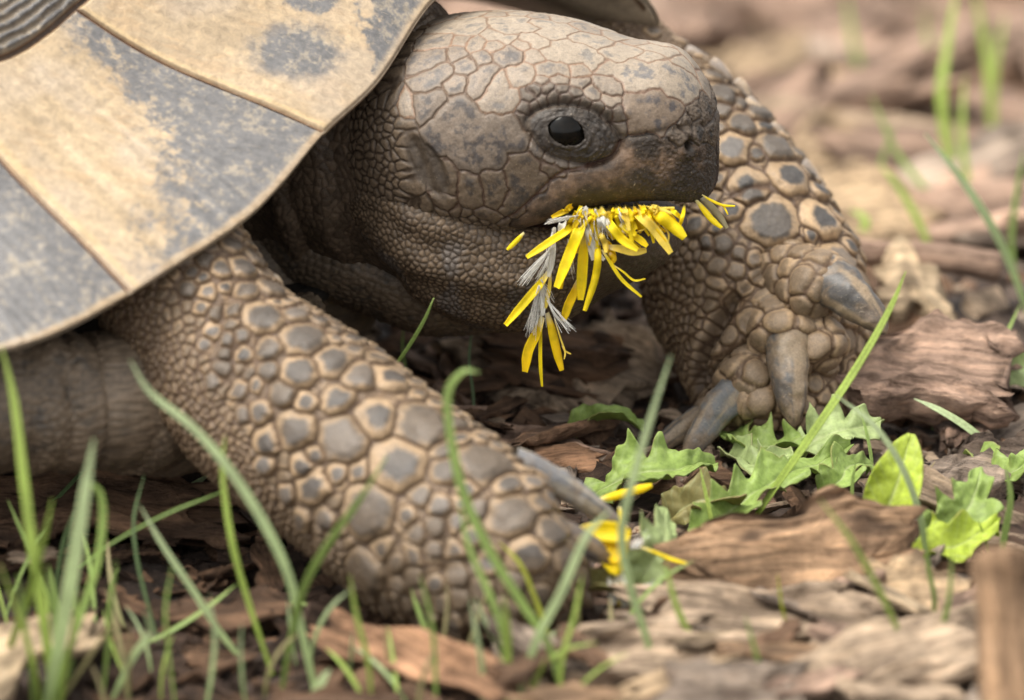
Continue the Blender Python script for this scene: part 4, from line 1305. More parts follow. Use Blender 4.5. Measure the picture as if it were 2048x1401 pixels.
chip("wood_chip", (1760,590), (1880,585), 1.4, .7, 'straw', 12, "small pale rounded chip between the twig and the pinkish bark chunk", .5, .5, 20)
chip("wood_chip", (1850,925), (2060,960), 1.6, .5, 'grey', 13, "grey brown chip by the bright leaf at the edge of the dandelion patch", .3, .3, 10)
chip("wood_chip", (1960,1040), (2120,1110), 1.6, .5, 'dark', 14, "dark brown chip beyond the blurred upright stub", .3, .3, 10)
chip("wood_chip", (960,770), (1120,720), 2.6, .5, 'pale', 15, "pinkish chip in the shade beneath the tortoise's throat", .3, .4, 10)
chip("wood_chip", (1120,700), (1290,780), 2.2, .5, 'pale', 16, "tilted pinkish chip between the tortoise's two front feet", .4, .3, 14)
chip("wood_chip", (1430,330), (1640,120), 2.2, .7, 'tan', 17, "blurred yellowish tan board leaning behind the far foreleg", .7, .9, 25)
chip("wood_chip", (1560,360), (1890,250), 2.4, .8, 'tan', 18, "broad blurred tan board beyond the far foreleg's elbow", .6, .6, 12)
chip("wood_chip", (1620,450), (1850,430), 2.6, .6, 'tan', 19, "blurred tan chip lying above the pinkish twig", .5, .5, 12)
chip("wood_chip", (1560,60), (1780,30), 4.0, 1.0, 'pink', 20, "wide pinkish board in the far blurred mulch", .7, .7, 15)
chip("wood_chip", (560,1430), (790,1410), .9, .3, 'brown', 23, "brown chip poking up from the soil before the curled bark", .3, .3, 12)
chip("wood_chip", (1770,1215), (1930,1200), 1.2, .35, 'tan', 24, "small tan curl of wood right of the bark slab", .4, .45, 15, curl=.6)
chip("wood_chip", (20,1120), (110,1108), .35, .12, 'pale', 25, "thin pale splinter on the soil behind the left grass clump", .35, .35, 0)
chip("wood_chip", (1700,1150), (1850,1225), .25, .12, 'straw', 26, "thin straw coloured splinter resting on the bark slab's corner", .9, .6, 0)

# round sticks
def stick(name, a, b, r0, r1, tone, seed, label, cat, knob=0.0):
    a, b = np.asarray(a), np.asarray(b)
    nu, nv = 60, 36
    s = np.linspace(0, 1, nu); L = np.linalg.norm(b-a)
    ph = np.linspace(0, 2*math.pi, nv, endpoint=False)
    r = (r0+(r1-r0)*s)*(1+knob*np.exp(-((s-.93)/.06)**2))
    k = np.sqrt(np.clip(1-np.clip((np.abs(s-.5)*2-.93)/.07, 0, 1)**2, 0, 1)); k[0] = k[-1] = .02
    V = np.stack([np.broadcast_to((s[:, None]-.5)*L, (nu, nv)), (r*k)[:, None]*np.cos(ph), (r*k)[:, None]*np.sin(ph)], -1)
    V[..., 1:] *= (1+.5*(fbm(V, np.array([.8, 3, 3]), 4, seed)-.5))[..., None]
    V[..., 2] += (fbm(np.stack([s, s*0, s*0+seed], -1), 2.0, 2, seed+1)-.5)[:, None]*r0*1.6
    f = fbm(V, 1.6, 4, seed+2)[..., None]
    c = np.array(WOODS[tone])*(.55+.9*f)
    F = grid_faces(nu, nv, True)
    if np.sum(grid_normals(V, True)*(V-V.mean(1, keepdims=True))) < 0: F = F[:, ::-1]
    o = obj(name, mesh_from(name, V.reshape(-1, 3), F, {"col": c.reshape(-1, 3)}, [M_WOOD]), label=label, category=cat)
    return place(o, (a+b)/2, b-a, 0)
stick("twig", G(1660, 505, .9), G(2005, 545, .6), .20, .26, 'pink', 30, "smooth pinkish grey twig lying in front of the blurred tan boards", "twig")
stick("wood_stub", P(2040, 1560, -12.5), P(1992, 1095, -12.0), .50, .30, 'bark', 31, "blurred upright brown wood stub with a pale knobby top", "stub", .18)

SPL = [((1180,1265),(1420,1235),.35,'pale'),((1240,1395),(1480,1330),.45,'tan'),((1450,1300),(1700,1320),.4,'bark'),((1640,1250),(1800,1310),.5,'pink'),((1700,1370),(1900,1400),.4,'pale'),
       ((1830,1250),(1960,1220),.35,'straw'),((1050,1385),(1240,1400),.5,'bark'),((1120,1260),(1200,1330),.3,'brown'),((1520,1290),(1600,1250),.3,'brown'),((1560,1390),(1700,1340),.4,'pink'),((1000,1345),(1130,1300),.4,'brown'),((1350,1285),(1500,1275),.25,'straw')]
for k, (a_, b_, w_, t_) in enumerate(SPL):
    chip("wood_splinter", a_, b_, w_, .16, t_, 60+k, {'pale': 'pale', 'tan': 'tan', 'bark': 'warm brown', 'pink': 'pinkish', 'straw': 'straw coloured', 'brown': 'dark brown'}[t_] + " splinter lying loose on the pale slabs below the bark slab",
         .75, .72, 10, "splinter", {'pale': 'pale', 'tan': 'tan', 'bark': 'warm brown', 'pink': 'pinkish', 'straw': 'straw coloured', 'brown': 'dark brown'}[t_] + " splinters on the pale slabs", nu=50, nv=36)

# many more chips of the mulch, singly
protos = []; PT = []
for k, (L, W, T, tone) in enumerate([(2.9, .8, .30, 'pink'), (3.6, .8, .32, 'pale'), (2.0, .7, .24, 'brown'), (4.4, 1.2, .40, 'pink'), (2.4, .8, .28, 'grey'), (3.2, .6, .25, 'tan'), (1.6, .5, .2, 'brown'), (4.0, 1.2, .40, 'brown')]):
    PT.append({'pink': 'pinkish', 'pale': 'pale', 'brown': 'brown', 'grey': 'greyish', 'tan': 'tan'}[tone] + (' long' if L > 3 else (' broad' if W >= .8 else ' small')))
    protos.append((chip_mesh(L, W, T, 200+k*13, tone, 30, 28, curl=.25*(k % 3)), L, W, T))
def clear_of(c, r):
    for q, rr in ((G(960, 1200), 2.3), (G(1520, 880), 1.7), (G(700, 1000), 2.0)):
        if np.hypot(c[0]-q[0], c[1]-q[1]) < rr+r: return False
    return True
def scatter(n, box, zone, label, seed, lift=.12, kinds=range(8), group=None, smin=.7, smax=1.2):
    rg = np.random.default_rng(seed); done = 0; tries = 0
    while done < n and tries < n*20:
        tries += 1
        px, py = rg.uniform(box[0], box[1]), rg.uniform(box[2], box[3])
        c = G(px, py)
        if not clear_of(c, .9): continue
        kd_ = int(rg.choice(list(kinds))); me, L, W, T = protos[kd_]
        o = obj("wood_chip", me, label=PT[kd_] + ' ' + label, category="wood chip", group=PT[kd_] + ' ' + (group or zone))
        yaw = rg.uniform(0, 2*math.pi); tilt = rg.normal(0, .16)
        x = np.array([math.cos(yaw), math.sin(yaw), tilt])
        place(o, [c[0], c[1], gh(c[0], c[1]) + lift + T*.35 + abs(tilt)*L*.3], x, rg.normal(0, 14))
        s = rg.uniform(smin, smax); o.scale = (s, s, s)
        done += 1
scatter(140, (1000, 2500, -200, 520), 'chips of the blurred mulch behind the tortoise', 'chip out of focus in the mulch behind the tortoise', 1, .2, (0, 1, 3, 3, 4, 5, 7, 1), smin=1.2, smax=2.3)
scatter(40, (1500, 2700, 520, 1000), 'chips around the far foot', 'chip scattered on the ground around the far foot', 2, .1, (0, 2, 4, 6), smin=.5, smax=.9)
scatter(50, (1060, 2700, 1100, 1500), 'chips of the mulch beside the bark slab', 'chip of the mulch around the bark slab and pale splinters', 3, .1, (0, 1, 2, 4, 6), smin=.5, smax=.9)
scatter(24, (0, 900, 1130, 1480), 'chips on the bare soil', 'chip on the bare soil below the near foreleg', 4, .0, (2, 6, 6), smin=.25, smax=.5)
scatter(14, (-150, 700, 980, 1180), 'chips in the shadow under the shell', 'chip in the shadow under the shell', 5, .02, (2, 6), smin=.4, smax=.8)
scatter(22, (820, 1340, 640, 960), 'chips in the shade between the feet', 'chip in the shade between the front feet', 6, .05, (0, 2, 4, 6, 7), smin=.5, smax=.9)

# crumbs and shreds nobody could count
def crumbs(n, seed):
    rg = np.random.default_rng(seed)
    base = np.array([[-1,-1,-1],[1,-1,-1],[1,1,-1],[-1,1,-1],[-1,-1,1],[1,-1,1],[1,1,1],[-1,1,1]], float)
    fq = np.array([[0,3,2,1],[4,5,6,7],[0,1,5,4],[1,2,6,5],[2,3,7,6],[3,0,4,7]])
    VV, FF, CC = [], [], []
    names = list(WOODS)
    pk = rg.choice(['brown', 'dark', 'pink', 'grey', 'dark', 'brown', 'pale'], n)
    for k in range(n):
        px, py = rg.normal(1024, 900), rg.uniform(-260, 1620)
        c = G(px, py)
        L = abs(rg.normal(.28, .2))+.08; W = L*rg.uniform(.25, .7); T = W*rg.uniform(.2, .5)
        a = rg.uniform(0, 6.283); ti, ro = rg.normal(0, .3), rg.normal(0, .5)
        b = (base*(1+rg.uniform(-.35, .35, (8, 3))))*np.array([L, W, T])/2
        ca, sa = math.cos(a), math.sin(a)
        R = np.array([[ca, -sa, 0], [sa, ca, 0], [0, 0, 1]]) @ np.array([[math.cos(ti), 0, math.sin(ti)], [0, 1, 0], [-math.sin(ti), 0, math.cos(ti)]]) @ np.array([[1, 0, 0], [0, math.cos(ro), -math.sin(ro)], [0, math.sin(ro), math.cos(ro)]])
        VV.append(b @ R.T + np.array([c[0], c[1], gh(c[0], c[1]) + T*.4 + .01])); FF.append(fq + 8*k)
        kk = pk[k] if not (px < 950 and py > 900) else ('dark' if k % 3 else 'brown')      # bare soil there, little wood
        CC.append(np.tile(np.array(WOODS[kk])*rg.uniform(.6, 1.2), (8, 1)))
    obj("mulch", mesh_from("mulch", np.vstack(VV), np.vstack(FF), {"col": np.vstack(CC)}, [M_WOOD], smooth=False), kind="stuff",
        label="fine brown crumbs and shreds of bark over the soil", category="mulch")
crumbs(9500, 5)

# ------------------------------------------------------------------ ribbons: grass, petals
def ribbon(pts, widths, nrm, thick=.02, cup=.25, nu=40, nv=12, wav=0.0, seed=0):
    """closed thin strip along pts; nrm = direction its face looks"""
    c = catmull(pts, nu)
    w = np.interp(np.linspace(0, 1, nu), np.linspace(0, 1, len(widths)), widths)
    T = norm(np.gradient(c, axis=0))
    nrm = np.broadcast_to(np.asarray(nrm, float), c.shape)
    Sd = norm(np.cross(T, nrm)); Nn = np.cross(Sd, T)
    h = nv//2
    u = np.linspace(-1, 1, h)
    top = [c + Sd*(w*.5*x)[:, None] + Nn*((cup*w*.5*(x*x)) + thick*.5*math.sqrt(max(0, 1-.97*x*x)))[:, None] for x in u]
    bot = [c + Sd*(w*.5*x)[:, None] + Nn*((cup*w*.5*(x*x)) - thick*.5*math.sqrt(max(0, 1-.97*x*x)))[:, None] for x in u[::-1]]
    V = np.stack(top+bot, 1)
    if wav: V = V + Nn[:, None]*((fbm(V, 3.0, 2, seed)-.5)*wav)[..., None]
    F = grid_faces(nu, 2*h, True)
    if np.sum(grid_normals(V, True)*(V-V.mean(1, keepdims=True))) < 0: F = F[:, ::-1]
    return V, F, np.linspace(0, 1, nu), np.concatenate([u, u[::-1]])

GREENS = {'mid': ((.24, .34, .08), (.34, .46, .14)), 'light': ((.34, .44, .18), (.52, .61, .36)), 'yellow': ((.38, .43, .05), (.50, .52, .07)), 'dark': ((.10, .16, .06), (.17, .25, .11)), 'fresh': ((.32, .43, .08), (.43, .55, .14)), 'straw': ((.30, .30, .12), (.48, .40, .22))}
def blade(pts, wpx, tone, label, dtip=0.0, parent=None, name="grass_shoot", group=None, zroot=0.0, seed=0, depth=None):
    """pts from tip to root in photograph pixels; the root stands on the ground"""
    rg = np.random.default_rng(seed+int(pts[0][0]*7+pts[0][1]))
    if depth is None:
        root = G(pts[-1][0], pts[-1][1], zroot); droot = float((root-CAM) @ FW - DIST)
    else: droot = depth
    n = len(pts)
    W = [P(p[0], p[1], droot + dtip*(1-k/(n-1))) for k, p in enumerate(pts)]
    W = W[::-1]
    w = wpx*SPX*.74
    V, F, s, u = ribbon(np.array(W), [w*.55, w*.85, w, w*.95, w*.75, w*.12], -FW*.8 + np.array([rg.normal(0, .5), 0, .35]), .018, .35, 48, 10)
    lo, hi_ = GREENS[tone]
    f = fbm(V, np.array([3, 3, 3.0]), 2, 5)[..., None]
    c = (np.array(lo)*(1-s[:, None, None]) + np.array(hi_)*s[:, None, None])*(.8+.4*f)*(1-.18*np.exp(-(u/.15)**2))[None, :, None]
    Vf, cen = V.reshape(-1, 3), W[0]
    tags = {} if parent is not None else dict(label=label, category="grass")
    if group and parent is None: tags['group'] = group
    if parent is None:
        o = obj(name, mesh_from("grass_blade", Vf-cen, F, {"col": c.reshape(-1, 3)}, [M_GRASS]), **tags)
        o.location = Vector(cen*U)
    else:
        o = put(obj("blade", mesh_from("blade", Vf, F, {"col": c.reshape(-1, 3)}, [M_GRASS]), parent), parent)
    return o
def tuft(root_px, label, blades):
    r = G(*root_px)
    t = empty("grass_tuft", r, label=label, category="grass")
    for b in blades: blade(*b[:3], None, *(b[3:] or ()), parent=t)
    return t

tuft((85, 1400), "clump of tall bright grass standing before the tortoise's flank", [
  ([(2,690),(28,800),(48,960),(66,1100),(90,1260),(110,1420)], 26, 'fresh', -.6),
  ([(168,962),(200,985),(207,1040),(195,1130),(160,1240),(95,1430)], 22, 'mid', -.4),
  ([(188,880),(172,990),(150,1130),(120,1290),(90,1430)], 40, 'light', -1.6),
  ([(105,1000),(85,1080),(60,1180),(20,1290),(-20,1420)], 24, 'fresh', -1.0),
  ([(0,1130),(40,1230),(70,1330),(85,1430)], 26, 'fresh', -1.4),
  ([(95,1130),(110,1260),(120,1420)], 20, 'mid', -.3)])
tuft((145, 1330), "small tuft with dark narrow blades on the soil behind the bright clump", [
  ([(148,1022),(125,1090),(112,1180),(118,1260)], 14, 'dark', .0),
  ([(100,1135),(112,1200),(130,1290)], 12, 'mid', 0)])
blade([(228,862),(160,950),(80,1030),(-10,1090)], 15, 'dark', "dark thin blade slanting across the shadow under the shell", .5)
blade([(500,960),(430,990),(330,1030),(220,1090),(130,1160)], 15, 'mid', "green blade bent low beneath the tortoise's elbow", .3)
blade([(425,945),(380,975),(342,1002),(320,1040)], 20, 'light', "short broad pale blade touching the back of the near foreleg", .2)
blade([(340,1195),(328,1150),(345,1075),(352,1040),(325,1005),(280,988),(210,1003),(140,1022)], 13, 'mid', "hooked blade curling over to the right in the shadow", .4)
blade([(288,952),(268,1035),(272,1110),(290,1190),(318,1290)], 10, 'dark', "very thin dark blade standing on bare soil", .3)
blade([(280,1012),(325,1090),(385,1180),(440,1265),(492,1330)], 17, 'light', "pale blade leaning left beside the flat brown chip", -.3)
blade([(450,872),(446,950),(462,1070),(490,1180),(545,1350)], 17, 'fresh', "upright blade crossing the rear edge of the near foreleg", -.5)
blade([(290,1225),(302,1265),(270,1310),(225,1400)], 20, 'light', "short pale blade folded over beside the watermark-free soil patch".replace("watermark-free soil patch", "dark soil hollow"), -.8)
tuft((595, 1400), "spreading tuft with long pale and green blades before the near foreleg", [
  ([(261,722),(300,785),(390,860),(470,955),(535,1060),(580,1160),(605,1270),(635,1400)], 24, 'light', -.7),
  ([(775,912),(715,1005),(650,1095),(605,1180),(580,1280),(560,1400)], 22, 'mid', -.6),
  ([(535,1207),(590,1205),(640,1220),(690,1240)], 10, 'mid', .2)])
tuft((1060, 1420), "tuft of crossing green blades covering the near foot", [
  ([(958,745),(925,745),(895,790),(903,890),(930,1000),(985,1115),(1045,1210),(1100,1300),(1135,1430)], 25, 'mid', -.4),
  ([(918,1005),(940,1100),(985,1205),(1010,1290),(1015,1430)], 18, 'mid', -.3),
  ([(998,1085),(1040,1130),(1070,1200),(1095,1270),(1110,1340)], 16, 'yellow', -.2),
  ([(1218,1022),(1172,1075),(1125,1180),(1070,1290),(1030,1430)], 22, 'light', -.6),
  ([(1008,1190),(1015,1290),(1012,1430)], 20, 'fresh', -.7)])
blade([(1342,712),(1305,825),(1268,950),(1243,1065),(1258,1165),(1290,1270),(1325,1380)], 22, 'light', "tall pale blade rising between the two front feet", -1.0)
blade([(868,596),(845,645),(815,695),(780,745)], 14, 'mid', "short blade with split tip in front of the tortoise's throat", .0, depth=-3.3)
blade([(945,650),(938,720),(946,790),(948,860)], 9, 'dark', "thin dark blade under the chin standing beyond the near foreleg", .2)
blade([(808,640),(805,700),(815,760),(818,800)], 8, 'mid', "tiny blade at the edge of the dark gap under the neck", 0)
blade([(1062,1272),(1000,1292),(930,1290),(862,1268)], 10, 'dark', "thin dark blade lying curved along the sole of the near foot", .1)
blade([(1400,935),(1415,1000),(1428,1060),(1440,1110)], 13, 'fresh', "short upright blade behind the top of the bark slab", 0)
blade([(1812,543),(1780,620),(1715,735),(1625,870),(1545,985),(1490,1070)], 24, 'fresh', "long bright blade sweeping past the far foot's outer claw", -1.5)
blade([(1670,790),(1745,850),(1800,930),(1835,1020),(1850,1100),(1865,1180)], 22, 'light', "broad pale blade arching over the bright pointed leaf", -.8)
blade([(1640,1000),(1700,1080),(1745,1160),(1785,1240),(1815,1310)], 20, 'fresh', "blurred blade hanging in front of the bark slab", -1.5, depth=-8.8)
blade([(1828,798),(1880,822),(1940,860),(1990,905),(2015,935)], 22, 'light', "flat grey green blade lying below the pinkish bark chunk", .3)
blade([(1975,755),(1930,790),(1890,820),(1865,860)], 16, 'light', "pale bent stem standing before the pinkish bark chunk", .2)
blade([(1850,268),(1915,350),(1975,440),(2020,530),(2060,640)], 26, 'light', "tall blurred pale tipped blade behind the pinkish bark chunk", -1.0)
blade([(1915,-30),(1895,100),(1885,200),(1905,330),(1930,430)], 38, 'fresh', "wide blurred blade far behind reaching over the tan boards", .5)
blade([(1945,-40),(1975,110),(1985,230),(1990,360)], 36, 'fresh', "second wide blurred blade leaning right far behind the boards", .5)
blade([(1742,190),(1790,300),(1850,380),(1920,470)], 22, 'mid', "soft blurred blade drooping across the tan boards", .5)
blade([(1700,420),(1730,440),(1720,480),(1700,520)], 26, 'fresh', "short blurred blade by the end of the pinkish twig", .3)
blade([(1850,1040),(1855,1130),(1868,1210),(1850,1300)], 14, 'mid', "thin blade standing at the corner of the bark slab", -.6)
blade([(2010,930),(2020,1000),(2005,1090),(2000,1180)], 20, 'mid', "blade rising behind the blurred upright stub", -.3)
blade([(1215,1265),(1180,1290),(1150,1320),(1110,1340)], 18, 'yellow', "short yellow green blade lying on the curved pale splinter", 0)
blade([(660,1340),(640,1375),(610,1420)], 30, 'light', "stubby pale blade in front of the curled bark", -.5)

LOWER = [
 (([(35,1150),(48,1240),(60,1330),(66,1430)],14,'mid'), "thin blade at the foot of the tall clump beside the pale sliver"),
 (([(155,1205),(140,1290),(128,1360),(120,1430)],13,'fresh'), "thin upright blade crossing the split pale sliver"),
 (([(232,1120),(222,1210),(215,1300),(205,1400)],12,'mid'), "slim blade between the tall clump and the dark thin blade"),
 (([(345,1130),(332,1220),(340,1320),(352,1420)],11,'mid'), "slim blade before the flat brown chip's left end"),
 (([(418,1190),(430,1270),(424,1350),(410,1430)],12,'light'), "slim pale blade before the flat brown chip's middle"),
 (([(700,1150),(712,1230),(735,1320),(745,1420)],13,'fresh'), "slim blade before the curled bark strip's upper end"),
 (([(840,1150),(862,1240),(870,1330),(872,1430)],12,'mid'), "slim blade before the curled bark strip's middle"),
 (([(940,1195),(955,1280),(965,1350),(962,1430)],13,'light'), "slim pale blade before the curled bark strip's lower end"),
 (([(1165,1150),(1150,1230),(1125,1320),(1120,1430)],13,'fresh'), "slim blade beside the tuft that covers the near foot"),
 (([(1330,1120),(1352,1210),(1390,1290),(1440,1360)],17,'fresh'), "blurred green blade slanting over the long pale chip"),
 (([(1490,1230),(1510,1300),(1530,1360),(1560,1420)],12,'mid'), "slim blade before the stubby grey chip"),
 (([(1905,1090),(1898,1190),(1880,1280),(1870,1380)],15,'mid'), "slim blade standing left of the blurred upright stub"),
 (([(1555,1150),(1570,1235),(1600,1310)],10,'yellow'), "yellowish thin blade lying over the bark slab's lower edge"),
]
for (a_, l_) in LOWER: blade(*a_, l_, -.5)
rgb_ = np.random.default_rng(77)
def thicket(n, box, label, group, lmin, lmax, tones):
    for k in range(n):
        x, y = rgb_.uniform(box[0], box[1]), rgb_.uniform(box[2], box[3])
        Ln = rgb_.uniform(lmin, lmax); lean = rgb_.normal(0, .32); cv = rgb_.normal(0, .28)
        pts = [(x + math.sin(lean + cv*t)*Ln*t, y - math.cos(lean + cv*t*1.3)*Ln*t) for t in (1.0, .75, .5, .25, 0)]
        blade(pts, rgb_.uniform(8, 14), str(rgb_.choice(tones)), label, rgb_.normal(0, .5), group=group, seed=k)
thicket(20, (-20, 330, 1230, 1470), "thin tangled blade at the foot of the tall bright clump", "thin blades round the tall bright clump", 110, 260, ['mid', 'fresh', 'mid', 'light', 'straw'])
thicket(12, (480, 900, 1300, 1470), "thin blade sprouting from the soil before the curled bark", "thin blades before the curled bark", 90, 200, ['mid', 'fresh', 'light', 'straw'])
thicket(14, (900, 1300, 1290, 1470), "thin tangled blade at the foot of the tuft over the near foot", "thin blades round the tuft over the near foot", 100, 260, ['mid', 'fresh', 'light', 'straw'])
thicket(9, (1680, 2040, 960, 1180), "thin blade among the dandelion leaves behind the bark slab", "thin blades among the dandelion leaves", 80, 170, ['mid', 'fresh', 'straw'])
BACK = [
 (([(1690,-20),(1705,80),(1728,170),(1740,260)],26,'mid'), "soft green blade leaning behind the pinkish far board"),
 (([(2010,30),(1990,140),(1985,250),(1995,350)],28,'fresh'), "soft bright blade beside the wide blurred pair"),
 (([(1845,20),(1862,120),(1870,220),(1868,300)],24,'mid'), "soft blade left of the wide blurred pair"),
 (([(1760,330),(1800,380),(1840,450),(1868,520)],22,'fresh'), "soft drooping blade above the pinkish twig"),
 (([(2048,300),(2030,400),(2022,480),(2030,560)],22,'mid'), "soft blade crossing the tall pale tipped blade"),
 (([(1930,150),(1925,260),(1935,360),(1950,460)],22,'fresh'), "soft blade standing right of the drooping blade above the twig"),
 (([(2040,610),(2010,680),(1990,740),(1985,800)],16,'mid'), "soft blade before the pinkish bark chunk's right end"),
 (([(1790,250),(1760,330),(1745,400),(1740,470)],18,'mid'), "soft upright blade over the tan chip by the twig"),
 (([(1600,395),(1650,420),(1690,450),(1720,500)],22,'mid'), "soft low blade by the far foreleg's elbow"),
]
for (a_, l_) in BACK: blade(*a_, l_, .3)

# ------------------------------------------------------------------ dandelion leaves
def toothed_leaf(pts, w, label, tone='leaf', seed=0, teeth=4, curl=.5, face=None, tip=.5, group=None, wave=.12, z0=.1, lob=.55, dep=None):
    """pts: photograph pixels with heights (px,py,z) from base to tip; w: half width in cm"""
    W = np.array([G(p[0], p[1], p[2]) for p in pts]) if dep is None else np.array([P(p[0], p[1], dep+p[2]) for p in pts])
    nu, nv = 90, 34
    c = catmull(W, nu); s = np.linspace(0, 1, nu); v = np.linspace(-1, 1, nv)
    T = norm(np.gradient(c, axis=0))
    nrm = np.broadcast_to(np.asarray([0, -.45, 1.0] if face is None else face, float), c.shape)
    Sd = norm(np.cross(T, nrm)); Nn = np.cross(Sd, T)
    env = np.clip(np.sin(np.clip(s*.93+.05, 0, 1)**(.75+tip*.5)*math.pi), 0, 1)**.7
    rg = np.random.default_rng(seed)
    def side(k):
        ph = s*teeth + rg.uniform(0, 1)
        saw = (ph % 1)
        t = np.where(saw < .72, saw/.72, (1-saw)/.28)
        return env*(1-lob + lob*t**1.3*(.8+.4*vnoise(np.stack([np.floor(ph), ph*0, ph*0+k], -1), 1, seed+k)))
    w = w*.86
    hw = np.stack([side(1), side(2)], 1)*w
    ww = np.where(v[None] < 0, hw[:, :1], hw[:, 1:])*v[None]
    V = c[:, None] + Sd[:, None]*ww[..., None] + Nn[:, None]*((curl*np.abs(ww)**1.5/np.sqrt(w)) - .05*np.exp(-(v[None]/.10)**2)*w)[..., None]
    V = V + Nn[:, None]*((fbm(V, 2.2, 3, seed+5)-.5)*wave*6*(np.abs(v)[None]+.25))[..., None]
    V[..., 2] = np.maximum(V[..., 2], terrain(V[..., 1])+.03)
    cols = {'leaf': (.28, .385, .10), 'pale': (.38, .47, .20), 'bright': (.40, .50, .06), 'wilt': (.27, .24, .09)}
    f = fbm(V, 2.5, 4, seed+7)[..., None]
    vein = np.exp(-(v/.07)**2)[None, :, None]
    sv = np.exp(-((((s[:, None]*9 - np.abs(v)[None]*2.0) % 1)-.5)/.09)**2)[..., None]*.35*(np.abs(v)[None, :, None])
    col = np.array(cols[tone])*(.65+.7*f)
    col = col*(1-.5*vein) + np.array([.46, .50, .28])*.5*vein
    col = col*(1-sv) + np.array([.42, .50, .25])*sv
    ed = sm(.93, 1.0, np.abs(v))[None, :, None]*.5*sm(.45, .6, fbm(V, 3, 2, seed+9))[..., None]
    col = col*(1-ed) + np.array([.20, .12, .06])*ed
    th = .02
    n = grid_normals(V, False)
    V2 = np.concatenate([V + n*th*.5, (V - n*th*.5)[:, ::-1]], 1); col = np.concatenate([col, col[:, ::-1]], 1)
    Vf, cen = recentre(V2.reshape(-1, 3))
    F = grid_faces(nu, nv*2, True)
    tags = dict(label=label, category="leaf")
    if group: tags['group'] = group
    o = obj("dandelion_leaf", mesh_from("dandelion_leaf", Vf, F, {"col": col.reshape(-1, 3)}, [M_LEAF]), **tags)
    o.location = Vector(cen*U)
    return o

toothed_leaf([(1165,1000,.15),(1250,955,.55),(1330,940,.7),(1430,930,.5)], .75, "torn jagged leaf with an upright tooth behind the near claw", 'leaf', 1, 3, .55)
toothed_leaf([(1450,855,.25),(1490,885,.35),(1560,890,.45),(1620,860,.7)], .55, "bowl shaped curled leaf crushed under the far foot", 'leaf', 2, 3, .9)
toothed_leaf([(1560,900,.35),(1620,880,.6),(1690,860,.75),(1760,850,.7)], .70, "pale spiny edged leaf lobe poking out beneath the far foot", 'pale', 3, 4, .5)
toothed_leaf([(1380,1070,.2),(1470,1010,.5),(1570,955,.65),(1700,895,.75)], .55, "long leaf with a thick midrib running up to the far foot", 'leaf', 4, 6, .7)
toothed_leaf([(1265,1185,.25),(1300,1130,.65),(1330,1080,.9),(1330,1015,1.0)], .62, "downy pale green leaf standing beside the fallen petals", 'pale', 5, 3, .4, face=(.2, -1, .5))
toothed_leaf([(1765,1085,.2),(1775,1020,.7),(1800,950,1.2),(1822,868,1.7)], .50, "smooth bright yellow green pointed leaf standing up behind the bark slab", 'bright', 6, 1, .35, face=(-.2, -1, .4), lob=.08, wave=.06)
toothed_leaf([(1830,1110,.2),(1890,1060,.5),(1940,1010,.8),(1965,930,1.2)], .62, "wavy green leaf with blunt lobes right of the bright pointed leaf", 'leaf', 7, 4, .5, face=(0, -1, .7))
toothed_leaf([(1800,1140,.2),(1870,1105,.45),(1930,1080,.6),(1995,1045,.7)], .55, "folded bright leaf lying in front of the blunt lobed leaf", 'bright', 8, 3, .7)
toothed_leaf([(1110,1200,.2),(1160,1185,.35),(1210,1185,.4),(1260,1210,.3)], .26, "narrow olive leaf strip under the fallen petals", 'wilt', 9, 1, .5, lob=.1)
toothed_leaf([(1340,1040,.2),(1380,1010,.45),(1430,1000,.55),(1490,1010,.4)], .45, "wilted brownish leaf scrap next to the long ribbed leaf", 'wilt', 10, 3, .8)
toothed_leaf([(1940,905,.2),(1985,935,.4),(2030,940,.5),(2090,900,.6)], .45, "green leaf spreading by the grey brown chip", 'leaf', 11, 3, .6)
toothed_leaf([(2100,770,.3),(2050,745,.7),(2000,725,.9),(1955,705,1.0)], .42, "blurred pale leaf in front of the pinkish bark chunk", 'pale', 12, 2, .4)
toothed_leaf([(1440,900,.2),(1500,930,.4),(1560,925,.5),(1640,940,.5)], .40, "small toothed leaf between the far claws and the ribbed leaf", 'pale', 13, 4, .6)
toothed_leaf([(1640,1000,.2),(1680,960,.5),(1700,930,.6),(1760,930,.4)], .38, "curled leaf edge behind the top of the bark slab", 'leaf', 14, 3, .8)
toothed_leaf([(1130,880,.15),(1180,850,.4),(1240,840,.5),(1290,860,.3)], .30, "shaded leaf low on the ground between the front feet", 'leaf', 15, 3, .5)

